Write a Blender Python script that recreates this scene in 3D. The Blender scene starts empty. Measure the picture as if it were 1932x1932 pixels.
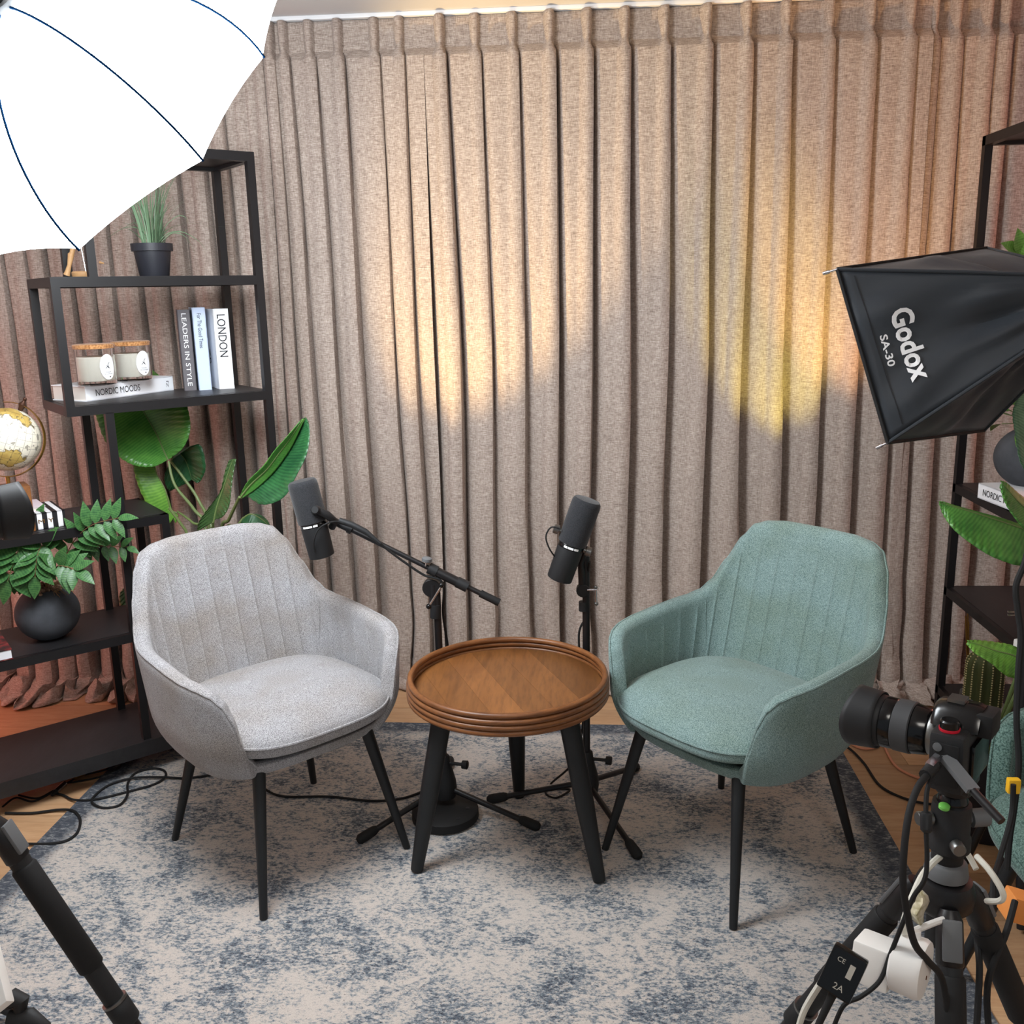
import bpy, bmesh, math, random
from mathutils import Vector, Matrix, noise
PI = math.pi
random.seed(7)
SC = bpy.context.scene
COL = SC.collection

def lin(r, g, b):
    f = lambda c: (c/255/12.92) if c/255 <= .04045 else ((c/255+.055)/1.055)**2.4
    return (f(r), f(g), f(b), 1)

# ------------------------------------------------------------------ camera
FPX, IMG = 1800.0, 1932.0
CH = 1.5
RIGHT = Vector((0.997563, 0.066718, -0.020435))
UP = Vector((0.004698, 0.227966, 0.973658))
FWD = Vector((-0.069619, 0.971381, -0.227097))
cam_data = bpy.data.cameras.new('camera')
cam = bpy.data.objects.new('camera', cam_data)
COL.objects.link(cam)
cam_data.sensor_width = 36
cam_data.lens = FPX/IMG*36
cam_data.clip_start = .05
M = Matrix((RIGHT, UP, -FWD)).transposed().to_4x4()
M.translation = Vector((0, 0, CH))
cam.matrix_world = M
SC.camera = cam

# ------------------------------------------------------------------ world, exposure, lamps
SC.view_settings.view_transform = 'Standard'
SC.view_settings.look = 'None'
SC.view_settings.exposure = 0.0
SC.view_settings.gamma = 1.0
SC.view_settings.use_curve_mapping = False
w = bpy.data.worlds.new('world')
SC.world = w
w.use_nodes = True
w.node_tree.nodes['Background'].inputs[0].default_value = (.80, .90, 1.0, 1)
w.node_tree.nodes['Background'].inputs[1].default_value = .31
UMBRELLA_STRENGTH = 33.0
SOFTBOX_STRENGTH = 3.0

def lamp(kind, name, loc, energy, color, target=None, size=.05, angle=40, blend=.5):
    d = bpy.data.lights.new(name, kind)
    d.energy = energy
    d.color = color
    if kind in ('POINT', 'SPOT'):
        d.shadow_soft_size = size
    if kind == 'SPOT':
        d.spot_size = math.radians(angle)
        d.spot_blend = blend
    if kind == 'AREA':
        d.shape = 'SQUARE'
        d.size = size
    o = bpy.data.objects.new(name, d)
    o.location = loc
    if target is not None:
        o.rotation_euler = (Vector(target)-Vector(loc)).to_track_quat('-Z', 'Y').to_euler()
    COL.objects.link(o)
    return o
# unseen fill light, added above and behind the camera to brighten front faces
lamp('AREA', 'front_fill_lamp', (.5, -.3, 2.36), 16, (1, .95, .88), (.5, -.1, 0), .6)
# the coloured lamps stand on the floor behind the chairs and the shelves
lamp('SPOT', 'warm_spot_lamp', (-.84, 2.74, .36), 185, (1, .68, .28), (-.24, 3.42, 1.80), .02, 40, .75)
lamp('SPOT', 'yellow_spot_lamp', (.86, 2.80, .38), 80, (1, .84, .16), (.66, 3.42, 1.36), .015, 29, .7)
lamp('SPOT', 'orange_spot_lamp', (.90, 2.80, .38), 115, (1, .54, .20), (.94, 3.42, 1.85), .02, 36, .6)
lamp('POINT', 'red_lamp', (-2.35, 2.80, .95), 5.5, (1, .30, .24), None, .08)
lamp('POINT', 'red_lamp', (-2.35, 2.98, .22), 1.7, (1, .16, .07), None, .05)
lamp('POINT', 'red_lamp', (2.1, 2.9, 1.5), 8, (1, .32, .22), None, .08)

# ------------------------------------------------------------------ points from the calibrated camera
def ray(px, py):
    return RIGHT*((px-966)/FPX) + UP*((966-py)/FPX) + FWD
EYE = Vector((0, 0, CH))
def at(px, py, y):                      # the point seen at (px,py) at world depth y
    r = ray(px, py)
    return EYE + r*(y/r.y)
def fl(px, py, z=0.0):                  # ... lying at height z
    r = ray(px, py)
    return EYE + r*((z-CH)/r.z)
def ax(px, py, d):                      # ... at distance d along the viewing axis
    return EYE + ray(px, py)*d

# ------------------------------------------------------------------ materials
def mat(name, col, rough=.6, metal=0., emit=None, strength=0., spec=.5, trans=0., ior=1.45, sheen=0., alpha=1.):
    m = bpy.data.materials.new(name)
    m.use_nodes = True
    b = m.node_tree.nodes['Principled BSDF']
    b.inputs['Base Color'].default_value = col
    b.inputs['Roughness'].default_value = rough
    b.inputs['Metallic'].default_value = metal
    b.inputs['Specular IOR Level'].default_value = spec
    b.inputs['Transmission Weight'].default_value = trans
    b.inputs['IOR'].default_value = ior
    b.inputs['Sheen Weight'].default_value = sheen
    if emit:
        b.inputs['Emission Color'].default_value = emit
        b.inputs['Emission Strength'].default_value = strength
    m.diffuse_color = col
    return m

def nd(m, t, **kw):
    n = m.node_tree.nodes.new(t)
    for k, v in kw.items():
        if k in n.inputs:
            n.inputs[k].default_value = v
        else:
            setattr(n, k, v)
    return n
def lk(m, a, b):
    m.node_tree.links.new(a, b)
def bsdf(m):
    return m.node_tree.nodes['Principled BSDF']
def coords(m, scale=(1, 1, 1), rot=(0, 0, 0), kind='Object'):
    tc = nd(m, 'ShaderNodeTexCoord')
    mp = nd(m, 'ShaderNodeMapping')
    mp.inputs['Scale'].default_value = scale
    mp.inputs['Rotation'].default_value = rot
    lk(m, tc.outputs[kind], mp.inputs['Vector'])
    return mp.outputs['Vector']
def noise_tex(m, vec, scale, detail=3, rough=.5, dist=0.):
    n = nd(m, 'ShaderNodeTexNoise')
    n.inputs['Scale'].default_value = scale
    n.inputs['Detail'].default_value = detail
    n.inputs['Roughness'].default_value = rough
    n.inputs['Distortion'].default_value = dist
    lk(m, vec, n.inputs['Vector'])
    return n.outputs['Fac']
def ramp(m, fac, stops):
    r = nd(m, 'ShaderNodeValToRGB')
    e = r.color_ramp.elements
    while len(e) < len(stops):
        e.new(.5)
    for i, (p, c) in enumerate(stops):
        e[i].position = p
        e[i].color = c if len(c) == 4 else (*c, 1)
    lk(m, fac, r.inputs['Fac'])
    return r.outputs['Color']
def mixc(m, fac, a, b, mode='MIX'):
    n = nd(m, 'ShaderNodeMix', data_type='RGBA', blend_type=mode)
    for s, v in ((0, fac), (6, a), (7, b)):
        if hasattr(v, 'links'):
            lk(m, v, n.inputs[s])
        else:
            n.inputs[s].default_value = v
    return n.outputs[2]
def math_n(m, op, a, b=None):
    n = nd(m, 'ShaderNodeMath', operation=op)
    for i, v in enumerate((a, b)):
        if v is None:
            continue
        if hasattr(v, 'links'):
            lk(m, v, n.inputs[i])
        else:
            n.inputs[i].default_value = v
    return n.outputs[0]
def bump(m, h, strength=.3, dist=.002):
    b = nd(m, 'ShaderNodeBump')
    b.inputs['Strength'].default_value = strength
    b.inputs['Distance'].default_value = dist
    lk(m, h, b.inputs['Height'])
    lk(m, b.outputs['Normal'], bsdf(m).inputs['Normal'])

def fabric(name, ca, cb, scale=420, warm=None, bstr=.5, stretch=(1, 1, 1)):
    m = mat(name, ca, .95, spec=.2, sheen=.15)
    v = coords(m, stretch)
    f1 = noise_tex(m, v, scale, 2, .6)
    f2 = noise_tex(m, v, 6, 3)
    c = ramp(m, f1, [(.36, cb), (.62, ca)])
    if warm:
        c = mixc(m, ramp(m, f2, [(.40, (0, 0, 0)), (.70, (1, 1, 1))]), c, warm, 'MULTIPLY')
    lk(m, c, bsdf(m).inputs['Base Color'])
    bump(m, f1, bstr, .0015)
    return m

def wood(name, ca, cb, cc=None, scale=(1, 14, 14), rough=.45, fine=9.0, lo=.82, hi=1.12):
    m = mat(name, ca, rough)
    v = coords(m, scale)
    f = noise_tex(m, v, 2.2, 6, .62, .8)
    g = noise_tex(m, v, fine, 4, .7)
    c = ramp(m, f, [(.3, ca), (.7, cb)])
    c = mixc(m, ramp(m, g, [(.45, (0, 0, 0)), (.7, (.55, .55, .55))]), c, cc or ca)
    info = nd(m, 'ShaderNodeObjectInfo')
    vr = ramp(m, info.outputs['Random'], [(0, (lo, lo, lo)), (1, (hi, hi*.985, hi*.97))])
    c = mixc(m, 1.0, c, vr, 'MULTIPLY')
    lk(m, c, bsdf(m).inputs['Base Color'])
    bump(m, g, .08, .001)
    return m

BLK = mat('black_satin_metal', lin(20, 19, 21), .42, spec=.5)
BLKMAT = mat('black_matte_plastic', lin(26, 27, 29), .6)
BLKRUB = mat('black_rubber', lin(18, 18, 19), .75)
BLKGLOSS = mat('black_gloss', lin(12, 12, 13), .18)
LEGBLK = mat('black_chair_leg', lin(24, 26, 28), .5)
CHROME = mat('chrome', lin(200, 200, 205), .2, 1.)
STEEL = mat('grey_steel', lin(120, 120, 118), .35, .9)
WHITE = mat('white_plastic', lin(232, 230, 226), .4)
PAPER = mat('white_paper', lin(236, 238, 242), .6)
PAPERBLUE = mat('pale_blue_paper', lin(196, 210, 234), .6)
PAPERGREY = mat('dark_grey_paper', lin(96, 92, 96), .6)
PAGES = mat('page_edges', lin(222, 214, 206), .85)
INK = mat('black_ink', lin(24, 24, 28), .6)
WHITEINK = mat('white_ink', lin(240, 240, 240), .6)
GOLD = mat('brass', lin(160, 120, 60), .35, .85)
GREYPL = mat('grey_plastic', lin(96, 98, 100), .5)
GREEN_GLOW = mat('green_bubble', lin(120, 200, 90), .25)
YELLOW = mat('yellow_plastic', lin(240, 185, 40), .4)
ORANGE = mat('orange_card', lin(222, 140, 70), .6)
RED = mat('red_ring', lin(200, 30, 50), .4)
REDLED = mat('red_indicator', lin(255, 40, 40), .4, emit=(1, .1, .08, 1), strength=6)
CORK = fabric('cork', lin(190, 140, 92), lin(140, 92, 52), 160, None, .3)
WAX = mat('cream_wax', lin(240, 236, 222), .5)
GLASS = mat('jar_glass', (1, 1, 1, 1), .03, trans=1.0, ior=1.3)
POT = mat('black_plant_pot', lin(34, 35, 42), .5)
PINKCABLE = mat('salmon_cable', lin(205, 140, 110), .5)
WHITECABLE = mat('white_cable', lin(214, 212, 200), .45)
LIGHTWOOD = wood('pale_wood', lin(214, 170, 120), lin(196, 150, 102))

def stone_mat():
    m = mat('dark_stone_pot', lin(60, 63, 68), .8)
    v = coords(m)
    f = noise_tex(m, v, 9, 6, .6)
    c = ramp(m, f, [(.35, lin(54, 57, 62)), (.7, lin(78, 81, 87))])
    lk(m, c, bsdf(m).inputs['Base Color'])
    bump(m, noise_tex(m, v, 120, 3), .15, .001)
    return m
STONE = stone_mat()

def curtain_mat():
    m = mat('taupe_linen', lin(176, 160, 148), .95, spec=.15, sheen=.1)
    v = coords(m, (55, 55, 520))
    v2 = coords(m, (430, 430, 60))
    f1 = noise_tex(m, v, 1.0, 3, .65)
    f2 = noise_tex(m, v2, 1.0, 3, .65)
    s = math_n(m, 'ADD', math_n(m, 'MULTIPLY', f1, .6), math_n(m, 'MULTIPLY', f2, .4))
    c = ramp(m, s, [(.34, lin(120, 106, 97)), (.5, lin(168, 153, 143)), (.66, lin(204, 192, 182))])
    lk(m, c, bsdf(m).inputs['Base Color'])
    bump(m, s, .35, .0015)
    return m
LINEN = curtain_mat()

def rug_mat():
    m = mat('distressed_rug', lin(200, 190, 182), .97, spec=.1)
    v = coords(m)
    vs = coords(m, (1.0, 1.7, 1))
    mid = noise_tex(m, v, 5.5, 5, .6, .5)
    med = noise_tex(m, vs, 26, 4, .65, .3)
    fin = noise_tex(m, vs, 85, 4, .7, .2)
    sp = noise_tex(m, v, 420, 2, .6)
    s = math_n(m, 'ADD', math_n(m, 'MULTIPLY', fin, .68), math_n(m, 'MULTIPLY', med, .32))
    s = math_n(m, 'ADD', s, math_n(m, 'MULTIPLY', math_n(m, 'SUBTRACT', mid, .5), .42))
    c = ramp(m, s, [(.43, lin(197, 188, 180)), (.49, lin(182, 176, 170)), (.53, lin(146, 151, 155)), (.575, lin(104, 116, 126)), (.66, lin(56, 66, 80))])
    c = mixc(m, ramp(m, sp, [(.30, (.45, .45, .45)), (.56, (0, 0, 0))]), c, lin(150, 138, 130))
    sk = noise_tex(m, vs, 150, 3, .7)
    sk = math_n(m, 'ADD', sk, math_n(m, 'MULTIPLY', math_n(m, 'SUBTRACT', mid, .5), .35))
    c = mixc(m, ramp(m, sk, [(.60, (0, 0, 0)), (.66, (.85, .85, .85))]), c, lin(52, 56, 66))
    # dark border along the edges of the rug
    tc = nd(m, 'ShaderNodeTexCoord')
    sep = nd(m, 'ShaderNodeSeparateXYZ')
    lk(m, tc.outputs['Object'], sep.inputs[0])
    dx = math_n(m, 'SUBTRACT', RUGW/2, math_n(m, 'ABSOLUTE', sep.outputs[0]))
    dy = math_n(m, 'SUBTRACT', RUGD/2, math_n(m, 'ABSOLUTE', sep.outputs[1]))
    d = math_n(m, 'MINIMUM', dx, dy)
    d = math_n(m, 'ADD', d, math_n(m, 'MULTIPLY', math_n(m, 'SUBTRACT', fin, .5), .09))
    bf = ramp(m, d, [(.055, (1, 1, 1)), (.085, (0, 0, 0))])
    bc = ramp(m, math_n(m, 'ADD', math_n(m, 'MULTIPLY', med, .4), math_n(m, 'MULTIPLY', fin, .6)), [(.42, lin(70, 74, 82)), (.52, lin(88, 92, 99)), (.62, lin(150, 150, 150))])
    c = mixc(m, bf, c, bc)
    lk(m, c, bsdf(m).inputs['Base Color'])
    bump(m, fin, .4, .003)
    return m
RX0, RX1, RY0, RY1 = -1.53, .857, .55, 3.10
RUGW, RUGD = RX1-RX0, RY1-RY0
RUG = rug_mat()

OAK = wood('oak_laminate', lin(206, 168, 130), lin(188, 146, 108), lin(170, 128, 92), (1.2, 12, 12), .42)
BLACKWOOD = wood('black_stained_wood', lin(44, 43, 45), lin(35, 34, 36), lin(27, 27, 28), (12, 2, 12), .45)
WALNUT = wood('walnut', lin(140, 92, 50), lin(112, 70, 36), lin(86, 54, 30), (9, 1.2, 9), .38, 12, .62, 1.2)
RATTAN = wood('rattan_cane', lin(138, 88, 48), lin(98, 58, 30), lin(70, 42, 24), (5, 5, 40), .4, 5, .6, 1.15)
GREYF = fabric('grey_woven_fabric', lin(180, 179, 181), lin(112, 110, 113), 460, lin(236, 228, 218), .35, (1, 1, 1.4))
TEALF = fabric('teal_woven_fabric', lin(146, 168, 165), lin(84, 108, 107), 460, lin(238, 236, 226), .35, (1, 1, 1.4))
GREENF = fabric('dark_green_woven_fabric', lin(108, 134, 126), lin(52, 76, 70), 300)
BLKCLOTH = mat('black_nylon_cloth', lin(42, 47, 53), .5, spec=.5, sheen=.1)
WALLP = mat('white_wall_paint', lin(225, 222, 216), .9)
CEILP = mat('white_ceiling_paint', lin(215, 212, 210), .9)

def leaf_mat(name, ca, cb, rough=.35, band=70):
    m = mat(name, ca, rough)
    v = coords(m, (1, 1, 1), kind='UV')
    wv = nd(m, 'ShaderNodeTexWave', wave_type='BANDS', bands_direction='X')
    wv.inputs['Scale'].default_value = band/6
    wv.inputs['Distortion'].default_value = 1.5
    lk(m, v, wv.inputs['Vector'])
    f = noise_tex(m, v, 5, 3)
    s = math_n(m, 'ADD', math_n(m, 'MULTIPLY', wv.outputs['Fac'], .20), math_n(m, 'MULTIPLY', f, .80))
    c = ramp(m, s, [(.3, cb), (.68, ca)])
    lk(m, c, bsdf(m).inputs['Base Color'])
    bump(m, wv.outputs['Fac'], .07, .002)
    return m
LEAF_D = leaf_mat('dark_banana_leaf', lin(48, 98, 56), lin(26, 66, 40))
LEAF_M = leaf_mat('green_banana_leaf', lin(92, 148, 64), lin(54, 110, 44))
LEAF_L = leaf_mat('bright_banana_leaf', lin(118, 168, 66), lin(80, 132, 48))
LEAF_F = leaf_mat('fern_leaflet', lin(80, 126, 68), lin(42, 86, 48), .38, 20)
LEAF_P = leaf_mat('pale_pothos_leaf', lin(132, 178, 84), lin(96, 146, 58), .4, 20)
GRASS = leaf_mat('grass_blade', lin(128, 152, 122), lin(84, 112, 82), .5, 20)
STEM = mat('green_stem', lin(104, 122, 72), .5)
TWIG = mat('brown_twig', lin(122, 92, 62), .8)

# ------------------------------------------------------------------ mesh helpers
class MB:
    def __init__(s):
        s.v, s.f = [], []
        s.uv = None
    def add(s, vs, fs):
        o = len(s.v)
        s.v += [Vector(x) for x in vs]
        s.f += [tuple(i+o for i in f) for f in fs]
        return s
    def box(s, c, size, R=None, bev=0.0):
        c = Vector(c)
        hx, hy, hz = [k/2 for k in size]
        if bev <= 0:
            vs = [Vector((x*hx, y*hy, z*hz)) for x in (-1, 1) for y in (-1, 1) for z in (-1, 1)]
            fs = [(0, 1, 3, 2), (4, 6, 7, 5), (0, 4, 5, 1), (2, 3, 7, 6), (0, 2, 6, 4), (1, 5, 7, 3)]
        else:
            bm = bmesh.new()
            bmesh.ops.create_cube(bm, size=1)
            for v in bm.verts:
                v.co = Vector((v.co.x*size[0], v.co.y*size[1], v.co.z*size[2]))
            bmesh.ops.bevel(bm, geom=bm.edges[:], offset=bev, segments=2, profile=.6, affect='EDGES')
            vs = [v.co.copy() for v in bm.verts]
            bm.verts.index_update()
            fs = [tuple(v.index for v in f.verts) for f in bm.faces]
            bm.free()
        if R is not None:
            vs = [R @ v for v in vs]
        return s.add([v+c for v in vs], fs)
    def bar(s, a, b, wd, ht, up=(0, 0, 1), bev=0.0):         # box from a to b
        a, b = Vector(a), Vector(b)
        d = (b-a)
        L = d.length
        d.normalize()
        u = Vector(up)
        sx = d.cross(u)
        if sx.length < 1e-4:
            sx = d.cross(Vector((0, 1, 0)))
        sx.normalize()
        u = sx.cross(d)
        R = Matrix((d, -sx, u)).transposed()
        return s.box((a+b)/2, (L, wd, ht), R, bev)
    def tube(s, pts, r, n=10, caps=True, closed=False):
        pts = [Vector(p) for p in pts]
        N = len(pts)
        rr = r if isinstance(r, (list, tuple)) else [r]*N
        vs, fs = [], []
        prev = None
        for i, p in enumerate(pts):
            if closed:
                t = pts[(i+1) % N]-pts[i-1]
            else:
                t = pts[min(i+1, N-1)]-pts[max(i-1, 0)]
            if t.length < 1e-9:
                t = Vector((0, 0, 1))
            t.normalize()
            if prev is None:
                u = t.orthogonal().normalized()
            else:
                u = (prev-t*prev.dot(t))
                u = u.normalized() if u.length > 1e-6 else t.orthogonal().normalized()
            prev = u
            w_ = t.cross(u)
            for k in range(n):
                a = 2*PI*k/n
                vs.append(p+(u*math.cos(a)+w_*math.sin(a))*rr[i])
        for i in range(N if closed else N-1):
            j = (i+1) % N
            for k in range(n):
                l = (k+1) % n
                fs.append((i*n+k, i*n+l, j*n+l, j*n+k))
        if caps and not closed:
            fs.append(tuple(range(n-1, -1, -1)))
            fs.append(tuple((N-1)*n+k for k in range(n)))
        return s.add(vs, fs)
    def lathe(s, prof, c=(0, 0, 0), axis=(0, 0, 1), n=24, caps=True):   # prof: (radius, height)
        c = Vector(c)
        z = Vector(axis).normalized()
        x = z.orthogonal().normalized()
        y = z.cross(x)
        vs, fs = [], []
        for r, h in prof:
            for k in range(n):
                a = 2*PI*k/n
                vs.append(c+z*h+(x*math.cos(a)+y*math.sin(a))*max(r, 1e-5))
        for i in range(len(prof)-1):
            for k in range(n):
                l = (k+1) % n
                fs.append((i*n+k, i*n+l, (i+1)*n+l, (i+1)*n+k))
        if caps:
            fs.append(tuple(range(n-1, -1, -1)))
            fs.append(tuple((len(prof)-1)*n+k for k in range(n)))
        return s.add(vs, fs)
    def ball(s, c, r, n=16, m=10, sc=(1, 1, 1)):
        c = Vector(c)
        vs, fs = [], []
        for i in range(m+1):
            th = PI*i/m
            for k in range(n):
                a = 2*PI*k/n
                vs.append(c+Vector((r*sc[0]*math.sin(th)*math.cos(a), r*sc[1]*math.sin(th)*math.sin(a), -r*sc[2]*math.cos(th))))
        for i in range(m):
            for k in range(n):
                l = (k+1) % n
                fs.append((i*n+k, i*n+l, (i+1)*n+l, (i+1)*n+k))
        return s.add(vs, fs)
    def grid(s, rows, closed=False):
        n = len(rows[0])
        vs = [p for r in rows for p in r]
        fs = []
        for i in range(len(rows)-1):
            for k in range(n if closed else n-1):
                l = (k+1) % n
                fs.append((i*n+k, i*n+l, (i+1)*n+l, (i+1)*n+k))
        return s.add(vs, fs)
    def mesh(s, name, m, smooth=True):
        me = bpy.data.meshes.new(name)
        me.from_pydata([tuple(v) for v in s.v], [], s.f)
        me.validate()
        me.materials.append(m)
        if smooth:
            me.polygons.foreach_set('use_smooth', [True]*len(me.polygons))
            try:
                me.set_sharp_from_angle(angle=math.radians(42))
            except Exception:
                pass
        me.update()
        return me
    def build(s, name, m, parent=None, smooth=True):
        """vertices in world space; stored relative to the parent's location"""
        if parent is not None:
            off = world_loc(parent)
            for v in s.v:
                v -= off
        return link(name, s.mesh(name, m, smooth), parent)
    def local(s, name, m, parent=None, smooth=True):
        return link(name, s.mesh(name, m, smooth), parent)

def world_loc(o):
    v = Vector(o.location)
    while o.parent:
        o = o.parent
        v += Vector(o.location)
    return v
def link(name, me, parent=None):
    o = bpy.data.objects.new(name, me)
    COL.objects.link(o)
    if parent is not None:
        o.parent = parent
    return o
def thing(name, label, cat, loc=(0, 0, 0), rz=0., group=None):
    o = bpy.data.objects.new(name, None)
    o.empty_display_size = .05
    COL.objects.link(o)
    o.location = loc
    o.rotation_euler = (0, 0, rz)
    return tag(o, label, cat, group)
def tag(o, label, cat, group=None):
    o['label'] = label
    o['category'] = cat
    if group:
        o['group'] = group
    return o
def recenter(o):                        # origin of a one-mesh thing to the middle of its base
    me = o.data
    xs = [v.co.x for v in me.vertices]; ys = [v.co.y for v in me.vertices]; zs = [v.co.z for v in me.vertices]
    c = Vector(((min(xs)+max(xs))/2, (min(ys)+max(ys))/2, min(zs)))
    for v in me.vertices:
        v.co -= c
    o.location = Vector(o.location)+c
    return o
def copy_tree(o, parent=None):
    c = o.copy()
    COL.objects.link(c)
    c.parent = parent
    for ch in list(o.children):
        copy_tree(ch, c)
    return c

def cr(pts, n=8, closed=False):         # Catmull-Rom through points (any dimension as tuples or Vectors)
    P = [tuple(p) for p in pts]
    out = []
    N = len(P)
    for i in range(N if closed else N-1):
        if closed:
            p0, p1, p2, p3 = P[i-1], P[i], P[(i+1) % N], P[(i+2) % N]
        else:
            p0, p1, p2, p3 = P[max(i-1, 0)], P[i], P[i+1], P[min(i+2, N-1)]
        for k in range(n):
            t = k/n
            out.append(tuple(.5*(2*b+(c-a)*t+(2*a-5*b+4*c-d)*t*t+(-a+3*b-3*c+d)*t**3) for a, b, c, d in zip(p0, p1, p2, p3)))
    if not closed:
        out.append(P[-1])
    return out
def interp(x, knots):
    if x <= knots[0][0]:
        return knots[0][1]
    for (a, b), (c, d) in zip(knots, knots[1:]):
        if x <= c:
            t = (x-a)/(c-a)
            t = t*t*(3-2*t)*.5+t*.5
            return b+(d-b)*t
    return knots[-1][1]

def text(body, m, parent, org, xd, yd, width=None, height=None, bold=0., extr=.0004, name='lettering', shear=0.):
    """flat printed lettering, lower left corner at org, running along xd, letters upright along yd"""
    cu = bpy.data.curves.new('text_tmp', 'FONT')
    cu.body = body
    cu.offset = bold
    cu.extrude = 0
    cu.shear = shear
    cu.resolution_u = 3
    o = bpy.data.objects.new('text_tmp', cu)
    COL.objects.link(o)
    dg = bpy.context.evaluated_depsgraph_get()
    me = bpy.data.meshes.new_from_object(o.evaluated_get(dg))
    bpy.data.objects.remove(o)
    xs = [v.co.x for v in me.vertices]; ys = [v.co.y for v in me.vertices]
    x0, x1, y0, y1 = min(xs), max(xs), min(ys), max(ys)
    xd, yd = Vector(xd).normalized(), Vector(yd).normalized()
    n = xd.cross(yd)
    sx = (width/(x1-x0)) if width else None
    sy = (height/(y1-y0)) if height else None
    sx = sx or sy
    sy = sy or sx
    off = world_loc(parent)
    for v in me.vertices:
        v.co = Vector(org)+xd*((v.co.x-x0)*sx)+yd*((v.co.y-y0)*sy)+n*extr-off
    me.materials.clear()
    me.materials.append(m)
    me.name = name
    return link(name, me, parent)

# ------------------------------------------------------------------ room shell
def struct(o):
    o['kind'] = 'structure'
    return o
FX0, FX1, FY0, FY1 = -2.75, 2.35, -1.2, 3.62
CZ = 2.408
floor = struct(MB().box(((FX0+FX1)/2, (FY0+FY1)/2, -.06), (FX1-FX0, FY1-FY0, .10)).build('floor', mat('floor_joint', lin(120, 92, 68), .8)))
PW, PL = .193, 1.285
plank_me = None
row = 0
y = FY0
while y < FY1-.01:
    wd = min(PW, FY1-y)
    x = FX0-random.random()*PL
    while x < FX1:
        a, b = max(x, FX0), min(x+PL, FX1)
        if b-a > .05:
            full = abs(b-a-PL) < 1e-6 and abs(wd-PW) < 1e-6
            if full and plank_me is not None:
                o = link('plank', plank_me, floor)
            else:
                o = MB().box((0, 0, 0), (b-a-.0012, wd-.0012, .010), None, .0007).local('plank', OAK, floor)
                if full:
                    plank_me = o.data
            o.location = ((a+b)/2, y+wd/2, -.005)
        x += PL
    y += PW
    row += 1
struct(MB().box(((FX0+FX1)/2, (FY0+FY1)/2, CZ+.05), (FX1-FX0, FY1-FY0, .1)).build('ceiling', CEILP))
struct(MB().box(((FX0+FX1)/2, FY1+.05, CZ/2), (FX1-FX0, .1, CZ)).build('wall_back', WALLP))
struct(MB().box((FX0-.05, (FY0+FY1)/2, CZ/2), (.1, FY1-FY0, CZ)).build('wall_left', WALLP))
struct(MB().box((FX1+.05, (FY0+FY1)/2, CZ/2), (.1, FY1-FY0, CZ)).build('wall_right', WALLP))
rail = MB()
rail.box(((FX0+FX1)/2, 3.455, CZ-.007), (FX1-FX0-.02, .040, .014), None, .003)
struct(rail.build('trim_1', mat('white_curtain_rail', lin(235, 236, 238), .4)))

# ------------------------------------------------------------------ rug
rug = MB()
nx, ny = 60, 64
rows = []
for j in range(ny+1):
    r = []
    for i in range(nx+1):
        x = RX0+RUGW*i/nx; y = RY0+RUGD*j/ny
        z = .008+.0012*noise.noise(Vector((x*6, y*6, 1)))
        r.append(Vector((x, y, z)))
    rows.append(r)
rug.grid(rows)
def edge_strip(idx):
    t = [rows[j][i] for j, i in idx]
    rug.grid([[Vector((p.x, p.y, .0005)) for p in t], t])
edge_strip([(0, i) for i in range(nx+1)]); edge_strip([(ny, i) for i in range(nx, -1, -1)])
edge_strip([(j, 0) for j in range(ny, -1, -1)]); edge_strip([(j, nx) for j in range(ny+1)])
rug = recenter(rug.build('rug', RUG))
tag(rug, 'large distressed cream and blue-grey rug with dark border under the chairs', 'rug')

# ------------------------------------------------------------------ curtains
CY = 3.46
PLEAT_PX = [440, 462, 484, 506, 531, 580, 635, 704, 752, 775, 829, 895, 966, 1037, 1108, 1180, 1255, 1335, 1410, 1484, 1566, 1643, 1718, 1768, 1812, 1870, 1905]
px_x = [at(p, 60, CY-.03).x for p in PLEAT_PX]
left_extra = []
x = px_x[0]
while x > -2.68:
    x -= random.uniform(.075, .105)
    left_extra.append(x)
right_extra = []
x = px_x[-1]
while x < 2.25:
    x += random.uniform(.10, .14)
    right_extra.append(x)
ALLP = sorted(left_extra)+px_x+right_extra
SPLIT1 = px_x[PLEAT_PX.index(775)]+.012
SPLIT2 = px_x[PLEAT_PX.index(1768)]-.012

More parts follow.
